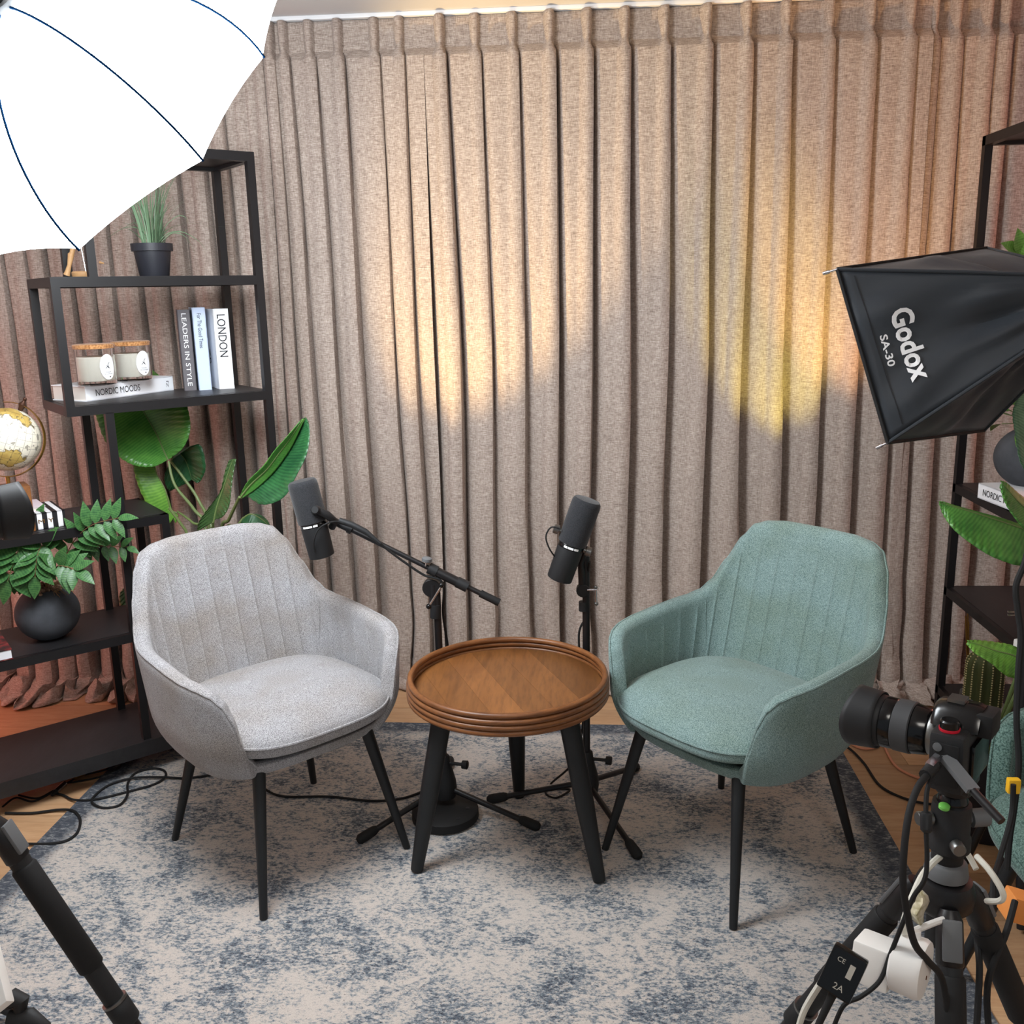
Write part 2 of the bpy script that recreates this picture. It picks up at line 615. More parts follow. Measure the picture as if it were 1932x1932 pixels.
def make_curtain(pleats, x0, x1, label, seed, ybase):
    rnd = random.Random(seed)
    top = CZ-.016
    nodes = [x0]+pleats+[x1]
    # parameter line across the curtain, denser at the pleats
    us = []
    ND = 30
    for k, (a, b) in enumerate(zip(nodes, nodes[1:])):
        for i in range(ND):
            f = i/ND
            f = f-.86*math.sin(2*PI*f)/(2*PI)          # samples crowd at the pleats
            us.append((k, f))
    us.append((len(nodes)-2, 1.))
    zs = [top-.0*i for i in range(1)]
    zs = [top, top-.012, top-.03, top-.05, top-.07, top-.085, top-.095, top-.102, top-.11, top-.125, top-.15]
    z = top-.15
    while z > .16:
        z -= .045
        zs.append(z)
    zs += [.13, .10, .075, .055, .04]
    amp = [rnd.uniform(.85, 1.2) for _ in nodes]
    drift = [rnd.uniform(-.02, .02) for _ in nodes]
    wmul = [rnd.uniform(.8, 1.3) for _ in nodes]
    phase = [rnd.uniform(0, 6.28) for _ in nodes]
    B = MB()
    rows = []
    for z in zs:
        low = (top-z)/top                         # 0 at the top, 1 at the floor
        hdr = min(1., max(0., (top-z-.095)/.03))    # 0 in the heading band, 1 below the stitching
        pinch = math.exp(-((top-z-.10)/.018)**2)
        row_ = []
        cen = [nodes[i]+(drift[i]*low+.008*math.sin(phase[i]+z*2.1)*low if 0 < i < len(nodes)-1 else 0) for i in range(len(nodes))]
        for k, f in us:
            xl, xr = cen[k], cen[k+1]
            span = xr-xl
            x = xl+span*f
            real_l, real_r = k > 0, k+1 < len(nodes)-1
            def half(i):
                return min(span*.32, (.0100*(1-hdr)+(.0155+.010*low*wmul[i])*hdr)*(1-.30*pinch))
            wl, wr = half(k), half(k+1)
            A_ = (.042*(1-hdr)+.056*hdr*(1-.1*low))
            dl, dr = x-xl, xr-x
            xo = x
            panel_f = -A_+(.036*(1-hdr)+.016*hdr)                  # panel meets the next pleat just behind its face
            t = max(0., min(1., (dl-wl)/max(1e-4, span-wl-wr)))
            tw = .10+.34*min(1., low*1.6)*wmul[k]
            rec = (.030*(1-hdr)*0+hdr*(.036+.030*low)*amp[k])*math.exp(-(t/tw)**2)
            pan = panel_f+rec
            pan += hdr*(.004+.012*low)*noise.noise(Vector((x*9+seed*3, z*.8, seed)))*math.sin(PI*t)
            if real_l and dl < wl:                                 # right half of a pleat
                u = dl/wl
                yy = -A_*amp[k]*(1-.16*u*u)
                xo = x+.004*hdr*u
            elif real_r and dr < wr:                               # left half of the next pleat
                u = dr/wr
                yy = -A_*amp[k+1]*(1-.16*u*u)
            else:
                e1_ = min(1., max(0., (dl-wl)/.004)) if real_l else 1.
                e2_ = min(1., max(0., (dr-wr)/.010)) if real_r else 1.
                yy = pan
                if e1_ < 1:
                    yy = -A_*amp[k]*.84*(1-e1_)+pan*e1_
                    xo = x+.004*hdr*(1-e1_)
                elif e2_ < 1:
                    yy = -A_*amp[k+1]*.84*(1-e2_)+pan*e2_
            yy += ybase
            yy += hdr*(.006+.020*low)*noise.noise(Vector((x*4+seed*3, z*.7, seed+1)))
            yy += .0016*noise.noise(Vector((x*45, z*24, seed+9)))
            xo += .02*low*noise.noise(Vector((x*3, z*1.1, seed+20)))
            # the hem breaks on the floor
            if z < .5:
                q_ = (.5-z)/.46
                yy -= q_*q_*(.03+.045*noise.noise(Vector((x*5, 2.0, seed)))+.02*noise.noise(Vector((x*13, z*8, seed))))
                xo += q_*.02*noise.noise(Vector((x*6, z*5, seed+2)))
            row_.append(Vector((xo, min(yy, ybase+.11), z)))
        rows.append(row_)
    # cloth lying on the floor
    last = rows[-1]
    for i, ext in enumerate((.02, .045, .07, .10, .13, .16)):
        row_ = []
        for p in last:
            pool = 1.0 if p.x < -1.5 else (max(.12, 1-(p.x+1.5)/.2) if p.x < -1.3 else .12 if p.x < -.8 else (.12 if p.x < .75 else min(.8, .12+(p.x-.75)*2.0)))
            n1 = noise.noise(Vector((p.x*8, ext*14, seed+31)))
            n2 = noise.noise(Vector((p.x*19, ext*30, seed+37)))
            zz = max(.004, .045*(1-i/6)+pool*(.075*n1+.04*n2)*math.sin(PI*(i+1)/7)*1.5)
            row_.append(Vector((p.x+pool*.035*n2, p.y-ext*pool*(1+.6*n1), zz)))
        rows.append(row_)
    B.grid([r for r in rows][::-1])
    o = B.build('curtain', LINEN)
    s = o.modifiers.new('thickness', 'SOLIDIFY'); s.thickness = .003; s.offset = 0
    recenter(o)
    tag(o, label, 'curtain', 'pinch pleat curtains')
    return o
make_curtain([p for p in ALLP if p < SPLIT1-.015], -2.70, SPLIT1+.03, 'taupe linen curtain behind the left shelving unit, ending at the dark gap left of middle', 1, CY)
make_curtain([p for p in ALLP if SPLIT1+.005 < p < SPLIT2], SPLIT1-.0, SPLIT2, 'wide taupe linen curtain in the middle, washed with yellow light behind the table', 2, CY)
make_curtain([p for p in ALLP if p > SPLIT2+.008], SPLIT2-.06, 2.30, 'taupe linen curtain behind the right shelving unit', 3, CY+.03)

# ------------------------------------------------------------------ armchairs
def plan_curve(N):
    """half plan of the tub: list of (x, y, arc) from back centre round the right side to front centre"""
    pts = []
    a, bb, bf, n = .304, .262, .252, 3.2
    for i in range(N+1):
        th = PI/2-PI*i/N
        c, s_ = math.cos(th), math.sin(th)
        x = a*math.copysign(abs(c)**(2/n), c)
        y = (bb if s_ > 0 else bf)*math.copysign(abs(s_)**(2/n), s_)
        pts.append((x, y))
    # resample by arc length
    L = [0]
    for p, q_ in zip(pts, pts[1:]):
        L.append(L[-1]+math.hypot(p[0]-q_[0], p[1]-q_[1]))
    return pts, L
def resample(pts, L, N):
    out = []
    j = 0
    for i in range(N+1):
        s_ = L[-1]*i/N
        while j < len(L)-2 and L[j+1] < s_:
            j += 1
        t = (s_-L[j])/max(1e-9, L[j+1]-L[j])
        out.append((pts[j][0]+(pts[j+1][0]-pts[j][0])*t, pts[j][1]+(pts[j+1][1]-pts[j][1])*t, s_))
    return out
H_KNOTS = [(0, .852), (.10, .851), (.155, .845), (.195, .832), (.225, .795), (.258, .728), (.290, .668), (.320, .642), (.36, .632), (.44, .626), (.53, .619), (.60, .612), (.635, .606), (.668, .594), (.694, .570), (.714, .528), (.729, .470), (.741, .415), (.755, .386), (1.2, .384)]
def make_chair(label, fab, loc, rz):
    t = thing('armchair', label, 'armchair', loc, rz)
    pts, L = plan_curve(400)
    NH = 300
    half = resample(pts, L, NH)
    ring = [(x, y, s_) for x, y, s_ in half]+[(-x, y, s_) for x, y, s_ in half[-2:0:-1]]
    N = len(ring)
    nrm = []
    for i in range(N):
        p, q_ = ring[i-1], ring[(i+1) % N]
        tx, ty = q_[0]-p[0], q_[1]-p[1]
        l = math.hypot(tx, ty) or 1
        nx_, ny_ = -ty/l, tx/l
        if nx_*ring[i][0]+ny_*ring[i][1] < 0:
            nx_, ny_ = -nx_, -ny_
        nrm.append((nx_, ny_))
    def place(i, z, inset=0.):
        x, y, s_ = ring[i]
        nx_, ny_ = nrm[i]
        back = max(0., min(1., (y+.10)/.30))
        back = back*back*(3-2*back)
        u = max(0., z-.44)
        lean = back*(.21*u)
        flare = .05*u
        rec = min(1, max(0, (s_-.732)/.02))
        inset = inset+.016*rec*rec*(3-2*rec)
        k = 1.0
        if z < .45:
            d = min(1, (.45-z)/.118)
            k = 1-.15*d*d-.05*d
        px_ = x*k+nx_*(flare-inset)
        py_ = y*k+ny_*(flare-inset)+lean
        return Vector((px_, py_, z))
    TH = .042
    rows = []
    def toph(i):
        return interp(ring[i][2], H_KNOTS)
    no, ni = 14, 18
    zb = .350
    for j in range(no+1):
        rows.append([place(i, zb+(toph(i)-TH*.5-zb)*j/no) for i in range(N)])
    for j in range(1, 6):
        a = PI*j/6
        rows.append([place(i, toph(i)-TH*.5+math.sin(a)*TH*.5, TH*.5*(1-math.cos(a))) for i in range(N)])
    gaps = [.031+.062*k for k in range(0, 12)]
    for j in range(ni+1):
        r = []
        for i in range(N):
            h = toph(i)-TH*.5
            z = h+(.366-h)*j/ni
            s_ = ring[i][2]
            ins = TH
            if s_ < .70 and z > .44:
                top_fade = min(1, max(0, (h-z-.0)/.05))
                dmin = min(abs(s_-g) for g in gaps)
                ins += .0035*math.exp(-(dmin/.0032)**2)*top_fade
                ins -= .0022*top_fade*(1-math.exp(-(dmin/.02)**2))
            r.append(place(i, z, ins))
        rows.append(r)
    B = MB()
    B.grid(rows, True)
    c0, c1 = len(B.v), len(B.v)+1
    B.v += [Vector((0, 0, .340)), Vector((0, 0, .372))]
    for i in range(N):
        l = (i+1) % N
        B.f.append((c0, l, i))
        o_ = (len(rows)-1)*N
        B.f.append((c1, o_+i, o_+l))
    B.local('shell', fab, t)
    # piping round the outer rim
    rim = [place(i, toph(i)-TH*.16, TH*.10) for i in range(0, N, 2)]
    MB().tube(rim, .0032, 6, closed=True).local('piping', fab, t)
    for sg in (0, 1):
        idx = min(range(NH+1), key=lambda i: abs(half[i][2]-.315))
        pts_ = []
        for j in range(9):
            z = toph(idx)-.02-(toph(idx)-.46)*j/8
            ii = min(range(NH+1), key=lambda i: abs(half[i][2]-(.315-.045*(j/8)**1.5)))
            i_ = ii if sg == 0 else (N-ii) % N
            pts_.append(place(i_, z, TH-.0005))
        MB().tube(pts_, .0013, 5).local('seam', fab, t)
    # seat cushion
    n = 3.2
    CN = 96
    def ce(sc, z, front=0.):
        r = []
        for k in range(CN):
            a = 2*PI*k/CN
            c, s_ = math.cos(a), math.sin(a)
            x = .250*sc*math.copysign(abs(c)**(2/n), c)
            y = -.022+.240*sc*math.copysign(abs(s_)**(2/n), s_)
            r.append(Vector((x, y-front, z-.014*max(0, (-y-.10))/.17)))
        return r
    prof = [(z0, z1+.014) for z0, z1 in [(.80, .404), (.96, .408), (.99, .414), (1.0, .424), (1.0, .434), (.985, .444), (.95, .454), (.86, .465), (.7, .475), (.45, .481), (.2, .483)]]
    B = MB()
    B.grid([ce(a, z) for a, z in prof], True)
    k0 = len(B.v)
    B.v.append(Vector((0, -.022, .497)))
    for k in range(CN):
        B.f.append(((len(prof)-1)*CN+k, (len(prof)-1)*CN+(k+1) % CN, k0))
    cu = B.local('seat_cushion', fab, t)
    MB().tube(ce(1.008, .454), .0035, 6, closed=True).local('cushion_piping', fab, cu)
    for sx in (-1, 1):
        for sy in (-1, 1):
            fx, fy = .218*sx*(1.0 if sy < 0 else 1.03), .248*sy
            B = MB().tube([(.155*sx, .165*sy, .375), (.160*sx, .172*sy, .35), (fx, fy, .009)], [.0175, .017, .0098], 16)
            B.local('leg', LEGBLK, t)
    B = MB()
    B.bar((-.16, -.17, .358), (.16, .17, .358), .04, .012)
    B.bar((-.16, .17, .358), (.16, -.17, .358), .04, .012)
    B.local('leg_bracket', LEGBLK, t)
    return t
make_chair('light grey fabric tub armchair with vertical stitching, left of the round table', GREYF, (-.806, 2.335, 0), math.radians(46.6))
make_chair('pale teal fabric tub armchair right of the round table', TEALF, (.398, 2.342, 0), math.radians(-47.5))
make_chair('dark green upholstered armchair cut off by right edge, behind the camera tripod', GREENF, (1.075, 1.66, 0), math.radians(-88))

# ------------------------------------------------------------------ round table
TC = Vector((-.188, 2.338, 0))
tb = thing('side_table', 'round brown wooden side table with rattan rim and three black legs', 'table', TC)
R0 = .2585
planks_x = [-.30, -.185, -.10, -.022, .055, .135, .30]
dirp = math.radians(24)
rotp = Matrix.Rotation(dirp, 3, 'Z')
Rin = .249
for a, b in zip(planks_x, planks_x[1:]):
    a, b = max(a, -Rin+.001), min(b, Rin-.001)
    g = .0002
    top = []
    n = 18
    for i in range(n+1):
        x = a+g+(b-a-2*g)*i/n
        top.append((x, math.sqrt(max(0, Rin*Rin-x*x))))
    poly = top+[(x, -y) for x, y in reversed(top)]
    vs = [rotp @ Vector((x, y, .489)) for x, y in poly]+[rotp @ Vector((x, y, .474)) for x, y in poly]
    k = len(poly)
    fs = [tuple(range(k-1, -1, -1)), tuple(range(k, 2*k))]+[(i, (i+1) % k, k+(i+1) % k, k+i) for i in range(k)]
    o = MB().add(vs, fs).local('plank', WALNUT, tb, False)
for z, r, rr in ((.516, R0-.003, .0080), (.5015, R0, .0078), (.487, R0+.001, .0078), (.4725, R0, .0078)):
    MB().tube([(r*math.cos(2*PI*i/96), r*math.sin(2*PI*i/96), z) for i in range(96)], rr, 10, closed=True).local('rattan_ring', RATTAN, tb)
MB().lathe([(.10, .464), (.245, .464), (.245, .4735), (.10, .4735)], n=48).local('under_panel', WALNUT, tb)
for tip, tx, ty in (((-.431, 2.218), 845, 1368), ((.049, 2.190), 1050, 1365), ((-.183, 2.606), 975, 1370)):
    tip = Vector((tip[0], tip[1], 0))-TC
    topp = tip*.66
    d = (Vector((topp.x, topp.y, .455))-Vector((tip.x, tip.y, .008)))
    p0 = Vector((tip.x, tip.y, .012))
    p1 = p0+d
    MB().tube([p1, p0+d*.45, p0], [.0265, .0245, .0165], 18).local('leg', LEGBLK, tb)

# ------------------------------------------------------------------ microphones and stands
def mic(label, top, bot, rad, text_dir):
    """broadcast microphone: foam windscreen, band, body. top/bot: axis ends in world space"""
    base = (Vector(top)+Vector(bot))/2
    t = thing('microphone', label, 'microphone', base)
    d = (Vector(top)-Vector(bot))
    L = d.length
    z = d.normalized()
    r = rad
    FOAM = MIC_FOAM
    MB().lathe([(r*.90, L*.455), (r*.99, L*.465), (r*1.0, L*.5), (r*1.0, L*.93), (r*.97, L*.97), (r*.86, L*.995), (r*.6, L*1.0)], bot, z, 32).build('windscreen', FOAM, t)
    MB().lathe([(r*.88, L*.40), (r*.90, L*.405), (r*.90, L*.452), (r*.88, L*.457)], bot, z, 32).build('switch_band', BLKGLOSS, t)
    MB().lathe([(r*.74, 0), (r*.85, .002), (r*.87, L*.02), (r*.90, L*.36), (r*.90, L*.40), (r*.86, L*.405)], bot, z, 32).build('body', BLKMAT, t)
    td = Vector(text_dir)
    td = (td-z*td.dot(z)).normalized()
    sx = z.cross(td).normalized()
    if sx.dot(RIGHT) < 0:
        sx = -sx
    n = sx.cross(z)
    for ang, wd in ((-.45, .010), (-.05, .016), (.32, .006), (.5, .006)):
        ca, sa = math.cos(ang), math.sin(ang)
        nn = n*ca+sx*sa
        ss = sx*ca-n*sa
        p = Vector(bot)+z*(L*.428)+nn*(r*.905)
        MB().box(p, (wd, .0012, L*.024), Matrix((ss, nn, z)).transposed()).build('switch_label', WHITEINK, t, False)
    return t, Vector(bot)+z*(L*.43), z, r

MIC_FOAM = fabric('charcoal_foam', lin(50, 51, 54), lin(36, 37, 40), 500, None, .4)

# left microphone on a boom
y1 = 2.50
mt, mm, mz, mr = mic('black broadcast microphone on the boom arm, tilted over the grey armchair', at(569, 906, y1-.02), at(608, 1050, y1-.02), .040, (0, -1, 0))
# yoke and short gooseneck cable
B = MB()
side = at(596, 962, y1-.055)
B.lathe([(.010, -.006), (.012, -.004), (.012, .010), (.009, .014)], side, (-FWD), 16)
B.build('yoke_knob', BLKMAT, mt)
B = MB()
B.tube([at(598, 962, y1-.045), at(618, 972, y1-.04), at(632, 984, y1-.01), at(626, 995, y1)], [.012, .011, .010, .010], 12)
B.build('yoke', BLKMAT, mt)
B = MB().tube(cr([at(594, 1042, y1-.06), at(592, 1022, y1-.068), at(600, 1000, y1-.07), at(616, 988, y1-.065), at(634, 984, y1-.05), at(648, 988, y1-.04)], 8), .0022, 8)
B.build('microphone_lead', BLKRUB, mt)

def stand(label, hub, pole_top, feet, group='microphone stands behind the table', pole_r=.0105):
    hub = Vector(hub)
    t = thing('microphone_stand', label, 'stand', (hub.x, hub.y, 0))
    B = MB()
    B.tube([(hub.x, hub.y, .06), (hub.x, hub.y, pole_top)], pole_r, 16)
    B.build('pole', BLK, t)
    B = MB().lathe([(.014, .19), (.018, .185), (.020, .165), (.034, .11), (.036, .085), (.033, .06), (.020, .055)], hub, (0, 0, 1), 20)
    B.build('tripod_hub', BLKMAT, t)
    for f in feet:
        f = Vector((f[0], f[1], .0))
        d = (f-Vector((hub.x, hub.y, 0)))
        dn = d.normalized()
        a = Vector((hub.x, hub.y, .085))+dn*.02
        b = Vector((f.x, f.y, .020))
        lg = MB().tube([a, b], .0085, 12).build('leg', BLK, t)
        e = (b-a).normalized()
        MB().tube([b-e*.045, b-e*.035, b-e*.005, b+e*.010, b+e*.018], [.010, .0135, .0148, .0145, .008], 14).build('rubber_foot', BLKRUB, lg)
    k = Vector((hub.x+.055, hub.y-.01, .165))
    MB().lathe([(.005, -.04), (.005, 0), (.012, .001), (.013, .016), (.010, .018)], k, (1, -.2, 0), 14).build('clamp_knob', BLKMAT, t)
    return t
HUB1 = Vector((-.395, 2.515, 0))
sl = stand('black boom microphone stand with tripod feet behind left table leg', HUB1, at(818, 1118, 2.515).z, [(-.604, 2.351), (-.13, 2.429), (-.42, 2.80)])
# boom clutch and arm of the left stand
c0 = at(818, 1108, 2.515)
B = MB()
B.tube([c0+Vector((0, 0, -.06)), c0+Vector((0, 0, .01))], .0135, 16)
B.lathe([(.024, -.012), (.026, -.010), (.026, .010), (.024, .012)], at(815, 1108, 2.515), (0, 1, 0), 20)
B.build('boom_clutch', BLK, sl)
bA, bB = at(628, 982, 2.515), at(942, 1137, 2.50)
bd = (bB-bA)
bl = MB().tube([bA, bB], .0072, 14).build('boom_arm', BLK, sl)
MB().tube([bA+bd*.60-Vector((0, 0, 0)), bA+bd*.76], .0135, 16).build('boom_sleeve', BLK, bl)
MB().tube([bA+bd*.745, bA+bd*.81], .0155, 16).build('boom_collar', BLKMAT, bl)
MB().tube([bA+bd*.575, bA+bd*.625], .0160, 16).build('boom_collar', BLKMAT, bl)
MB().tube([bA+bd*.885, bA+bd*1.0], [.0105, .0108], 16).build('counter_grip', BLKRUB, bl)
MB().tube([bA+bd*.0, bA+bd*.09, bA+bd*.092, bA+bd*.115], [.0105, .0105, .0135, .0135], 16).build('thread_adapter', BLKMAT, bl)
kp = at(803, 1068, 2.50)
kn = MB().tube([kp, at(806, 1055, 2.50)], .003, 8).build('knob_stem', CHROME, sl)
MB().lathe([(.010, 0), (.014, .002), (.014, .010), (.010, .013)], at(805, 1060, 2.50), (.15, 0, 1), 18).build('clutch_knob', GREYPL, sl)
MB().tube([at(833, 1105, 2.47), at(809, 1144, 2.47)], .003, 8).build('clutch_lever', CHROME, sl)
MB().ball(at(833, 1104, 2.47), .0075, 12, 8).build('lever_ball', BLKGLOSS, sl)
MB().ball(at(809, 1144, 2.47), .0078, 12, 8).build('lever_ball', BLKGLOSS, sl)
MB().tube([at(822, 1140, 2.515), at(822, 1165, 2.515)], .0155, 16).build('height_collar', BLKMAT, sl)
# weight on the foot of the left stand
wt = MB().lathe([(.020, .030), (.090, .030), (.096, .026), (.097, .004), (.092, .0), (.02, 0)], (HUB1.x+.005, HUB1.y-.035, .010), (0, 0, 1), 40)
wt = recenter(wt.build('stand_weight', BLKRUB))
tag(wt, 'round black weight disc on the rug at foot of the boom stand', 'weight')
for dx, dy in ((-.03, -.065), (.045, -.055), (.065, .0)):
    p = MB().lathe([(.006, 0), (.006, .0012), (.004, .0014)], (0, 0, .0298), n=12).local('bolt_hole', INK, wt)
    p.location = (dx, dy, 0)
# microphone cable joiner on the boom
jc = thing('cable_connector', 'black cable plug strapped along the left boom arm', 'cable', at(700, 1010, 2.47))
MB().tube([at(640, 982, 2.47), at(664, 990, 2.47), at(690, 1003, 2.47), at(718, 1026, 2.47)], [.0085, .0085, .0080, .0042], 14).build('plug', BLKMAT, jc)
MB().tube(cr([at(716, 1024, 2.47), at(735, 1040, 2.48), at(765, 1062, 2.49), at(800, 1085, 2.50), at(835, 1100, 2.50), at(836, 1160, 2.54), at(846, 1230, 2.56), at(848, 1300, 2.57), at(835, 1380, 2.57), at(838, 1450, 2.58)], 8), .0034, 8).build('cord', BLKRUB, jc)

# right microphone
HUB2 = Vector((.02, 2.552, 0))
sr = stand('black microphone stand behind the right table leg, holding the upright microphone', HUB2, .80, [(-.259, 2.569), (.15, 2.303), (.173, 2.775)])
y2 = 2.50
mt, mm, mz, mr = mic('black broadcast microphone leaning above the middle stand, right of the boom', at(1109, 942, y2), at(1055, 1093, y2), .040, (0, -1, 0))
for px_, py_, s_ in ((1056, 1003, -1), (1104, 1036, 1)):
    p = at(px_, py_, y2)
    MB().lathe([(.007, 0), (.007, .012), (.013, .013), (.013, .026), (.010, .028)], p-RIGHT*(.010*s_), RIGHT*s_-UP*.35*s_, 16).build('yoke_knob', STEEL, mt)
B = MB().tube(cr([at(1062, 1004, y2+.01), at(1072, 1016, y2+.045), at(1092, 1030, y2+.045), at(1106, 1034, y2+.01)], 6), .006, 10)
B.build('yoke', BLK, mt)
MB().tube(cr([at(1058, 998, y2-.02), at(1040, 995, y2-.02), at(1030, 1012, y2-.02), at(1036, 1034, y2-.02), at(1048, 1052, y2-.01)], 8), .0022, 8).build('microphone_lead', BLKRUB, mt)
# swivel neck
B = MB()
B.tube([at(1104, 1040, y2+.03), at(1096, 1060, y2+.045), at(1099, 1090, y2+.05), at(1100, 1120, y2+.052)], [.009, .010, .012, .0125], 14)
B.build('swivel_neck', BLK, sr)
B = MB().lathe([(.017, -.012), (.019, -.010), (.019, .010), (.017, .012)], at(1100, 1113, y2+.05), (0, 1, 0), 18)
B.build('swivel_disc', BLKMAT, sr)
MB().tube([at(1108, 1113, y2+.03), at(1126, 1113, y2+.03)], .0035, 10).build('lever_shaft', CHROME, sr)
MB().tube([at(1124, 1108, y2+.03), at(1125, 1139, y2+.03)], .003, 10).build('clutch_lever', CHROME, sr)
MB().ball(at(1124, 1108, y2+.03), .0055, 12, 8).build('lever_ball', STEEL, sr)
MB().ball(at(1125, 1139, y2+.03), .006, 12, 8).build('lever_ball', STEEL, sr)
MB().tube([at(1101, 1135, 2.552), at(1101, 1152, 2.552)], .0135, 16).build('height_collar', BLKMAT, sr)
cb = MB().tube(cr([at(1112, 1060, 2.52), at(1108, 1100, 2.57), at(1106, 1160, 2.58), at(1092, 1200, 2.58), at(1100, 1300, 2.585), at(1098, 1380, 2.58), at(1080, 1440, 2.58), fl(1040, 1478, .01), fl(1030, 1497, .01), fl(1050, 1505, .01), fl(1075, 1490, .01), fl(1045, 1488, .012)], 8), .0032, 8).build('microphone_cable', BLKRUB)
tag(recenter(cb), 'black cable hanging down the middle microphone stand to a small coil', 'cable')

# ------------------------------------------------------------------ left shelving unit
SU = Vector((.755, .656, 0)); SN = Vector((-.656, .755, 0))
PA = Vector((-1.390, 2.737, 0))
def sp(s_, n_, z=0.):
    return PA+SU*s_+SN*n_+Vector((0, 0, z))
def shelf_panel(B, s0, s1, n0, n1, z, th=.022):
    c = sp((s0+s1)/2, (n0+n1)/2, z-th/2)
    R = Matrix((SU, SN, Vector((0, 0, 1)))).transposed()
    return B.box(c, (s1-s0, n1-n0, th), R)
su = thing('shelving_unit', 'tall black metal étagère with staggered dark shelves in left corner', 'shelf', sp(0, .144))
DN = .288
PT = .024
def post(s_, n_, z0, z1, name='post'):
    MB().bar(sp(s_, n_, z0), sp(s_, n_, z1), PT, PT, SN).build(name, BLK, su, False)
W1 = .500
for n_ in (0, DN):
    post(0, n_, .12, 1.17); post(0, n_, 1.56, 1.93); post(W1, n_, .10, 1.93)
    post(-.105, n_, 1.172, 1.56)
    post(.128, n_, .48, .84)
    post(-.97, n_, .10, .84)
def rails(s0, s1, z, h=.028):
    a = PT/2
    for n_ in (0, DN):
        MB().bar(sp(s0-a, n_, z-h/2), sp(s1+a, n_, z-h/2), PT, h).build('rail', BLK, su, False)
    for s_ in (s0, s1):
        MB().bar(sp(s_, -a, z-h/2), sp(s_, DN+a, z-h/2), PT, h).build('rail', BLK, su, False)
    B = MB(); shelf_panel(B, s0-.0, s1+.0, a*.5, DN-a*.5, z+.001, .018)
    B.build('shelf_board', BLACKWOOD, su, False)
rails(0, W1, 1.93)
rails(-.105, W1, 1.56)
rails(-.105, W1, 1.195)
rails(-.97, .128, .84)
rails(-.97, W1, .48)
# base: thick board
B = MB(); shelf_panel(B, -1.0, W1+.0, -.025, DN+.02, .12, .05)
B.build('base_board', BLACKWOOD, su, False)
for s_ in (-.94, .44):
    B = MB()
    for n_ in (.02, DN-.02):
        B.bar(sp(s_, n_, .0095 if s_ > 0 else 0), sp(s_, n_, .071), .03, .03)
    B.build('foot', BLK, su, False)

# ------------------------------------------------------------------ right shelving unit
ru = thing('shelving_unit', 'tall black metal étagère at right edge, behind the black softbox', 'shelf', (1.40, 2.65, 0))
RXa, RXb, RYa, RYb = 1.262, 1.56, 1.95, 3.21
def rpost(x, y, z0, z1):
    MB().bar((x, y, z0), (x, y, z1), PT, PT, (1, 0, 0)).build('post', BLK, ru, False)
for x in (RXa, RXb):
    for y in (2.62, RYb):
        rpost(x, y, 0, 1.93)
    rpost(x, RYa, 0, .84)
for z, ya in ((1.93, 2.62), (1.56, 2.62), (1.195, 2.62), (.84, RYa), (.48, RYa), (.12, RYa)):
    for x in (RXa, RXb):
        MB().bar((x, ya-.012, z-.014), (x, RYb+.012, z-.014), PT, .028).build('rail', BLK, ru, False)
    for y in (ya, RYb):
        MB().bar((RXa, y, z-.014), (RXb, y, z-.014), PT, .028).build('rail', BLK, ru, False)
    MB().box(((RXa+RXb)/2, (ya+RYb)/2, z-.008), (RXb-RXa-.006, RYb-ya-.006, .018)).build('shelf_board', BLACKWOOD, ru, False)

# ------------------------------------------------------------------ books
def book(label, base, xd, yd, w_, h_, d_, cover, group=None, page=PAGES):
    """closed book; base = lower left front corner of the spine, xd along the spine's thickness/length, zd up"""
    xd, yd = Vector(xd).normalized(), Vector(yd).normalized()
    t = thing('book', label, 'book', base, 0, group)
    return t, xd, yd
def standing_book(label, s_, n_, z, thick, height, depth, cover, tilt=0., group=None, tmat=None, title=None, tw=None, th_=None, toff=.5, yaw=0.):
    R3 = Matrix.Rotation(yaw, 3, 'Z')
    U = R3 @ SU; N = R3 @ SN
    b = sp(s_, n_, z)
    t = thing('book', label, 'book', b, 0, group)
    Z = Vector((0, 0, 1))
    if tilt:
        Z = (Z+U*tilt).normalized()
    X = U; Y = N
    Rm = Matrix((X, Y, Z)).transposed()
    c = b+X*thick/2+Z*height/2
    MB().box(c+Y*depth/2+Y*.001, (thick-.005, depth-.004, height-.008), Rm).build('pages', PAGES, t, False)
    B = MB()
    B.box(b+X*.00125+Y*depth/2+Z*height/2, (.0025, depth, height), Rm)
    B.box(b+X*(thick-.00125)+Y*depth/2+Z*height/2, (.0025, depth, height), Rm)
    B.box(b+X*thick/2+Y*.00125+Z*height/2, (thick, .0025, height), Rm)
    B.build('cover', cover, t, False)
    if title:
        # title reads downwards: text x = -Z, text y = +X
        x0 = thick*.5-th_/2
        org = b+X*x0+Z*(height*toff)-Y*.0009
        text(title, tmat, t, org, -Z, X, width=tw, height=th_, name='title')
    return t, b, X, Y, Z
G_UP = 'upright books on the left shelf'
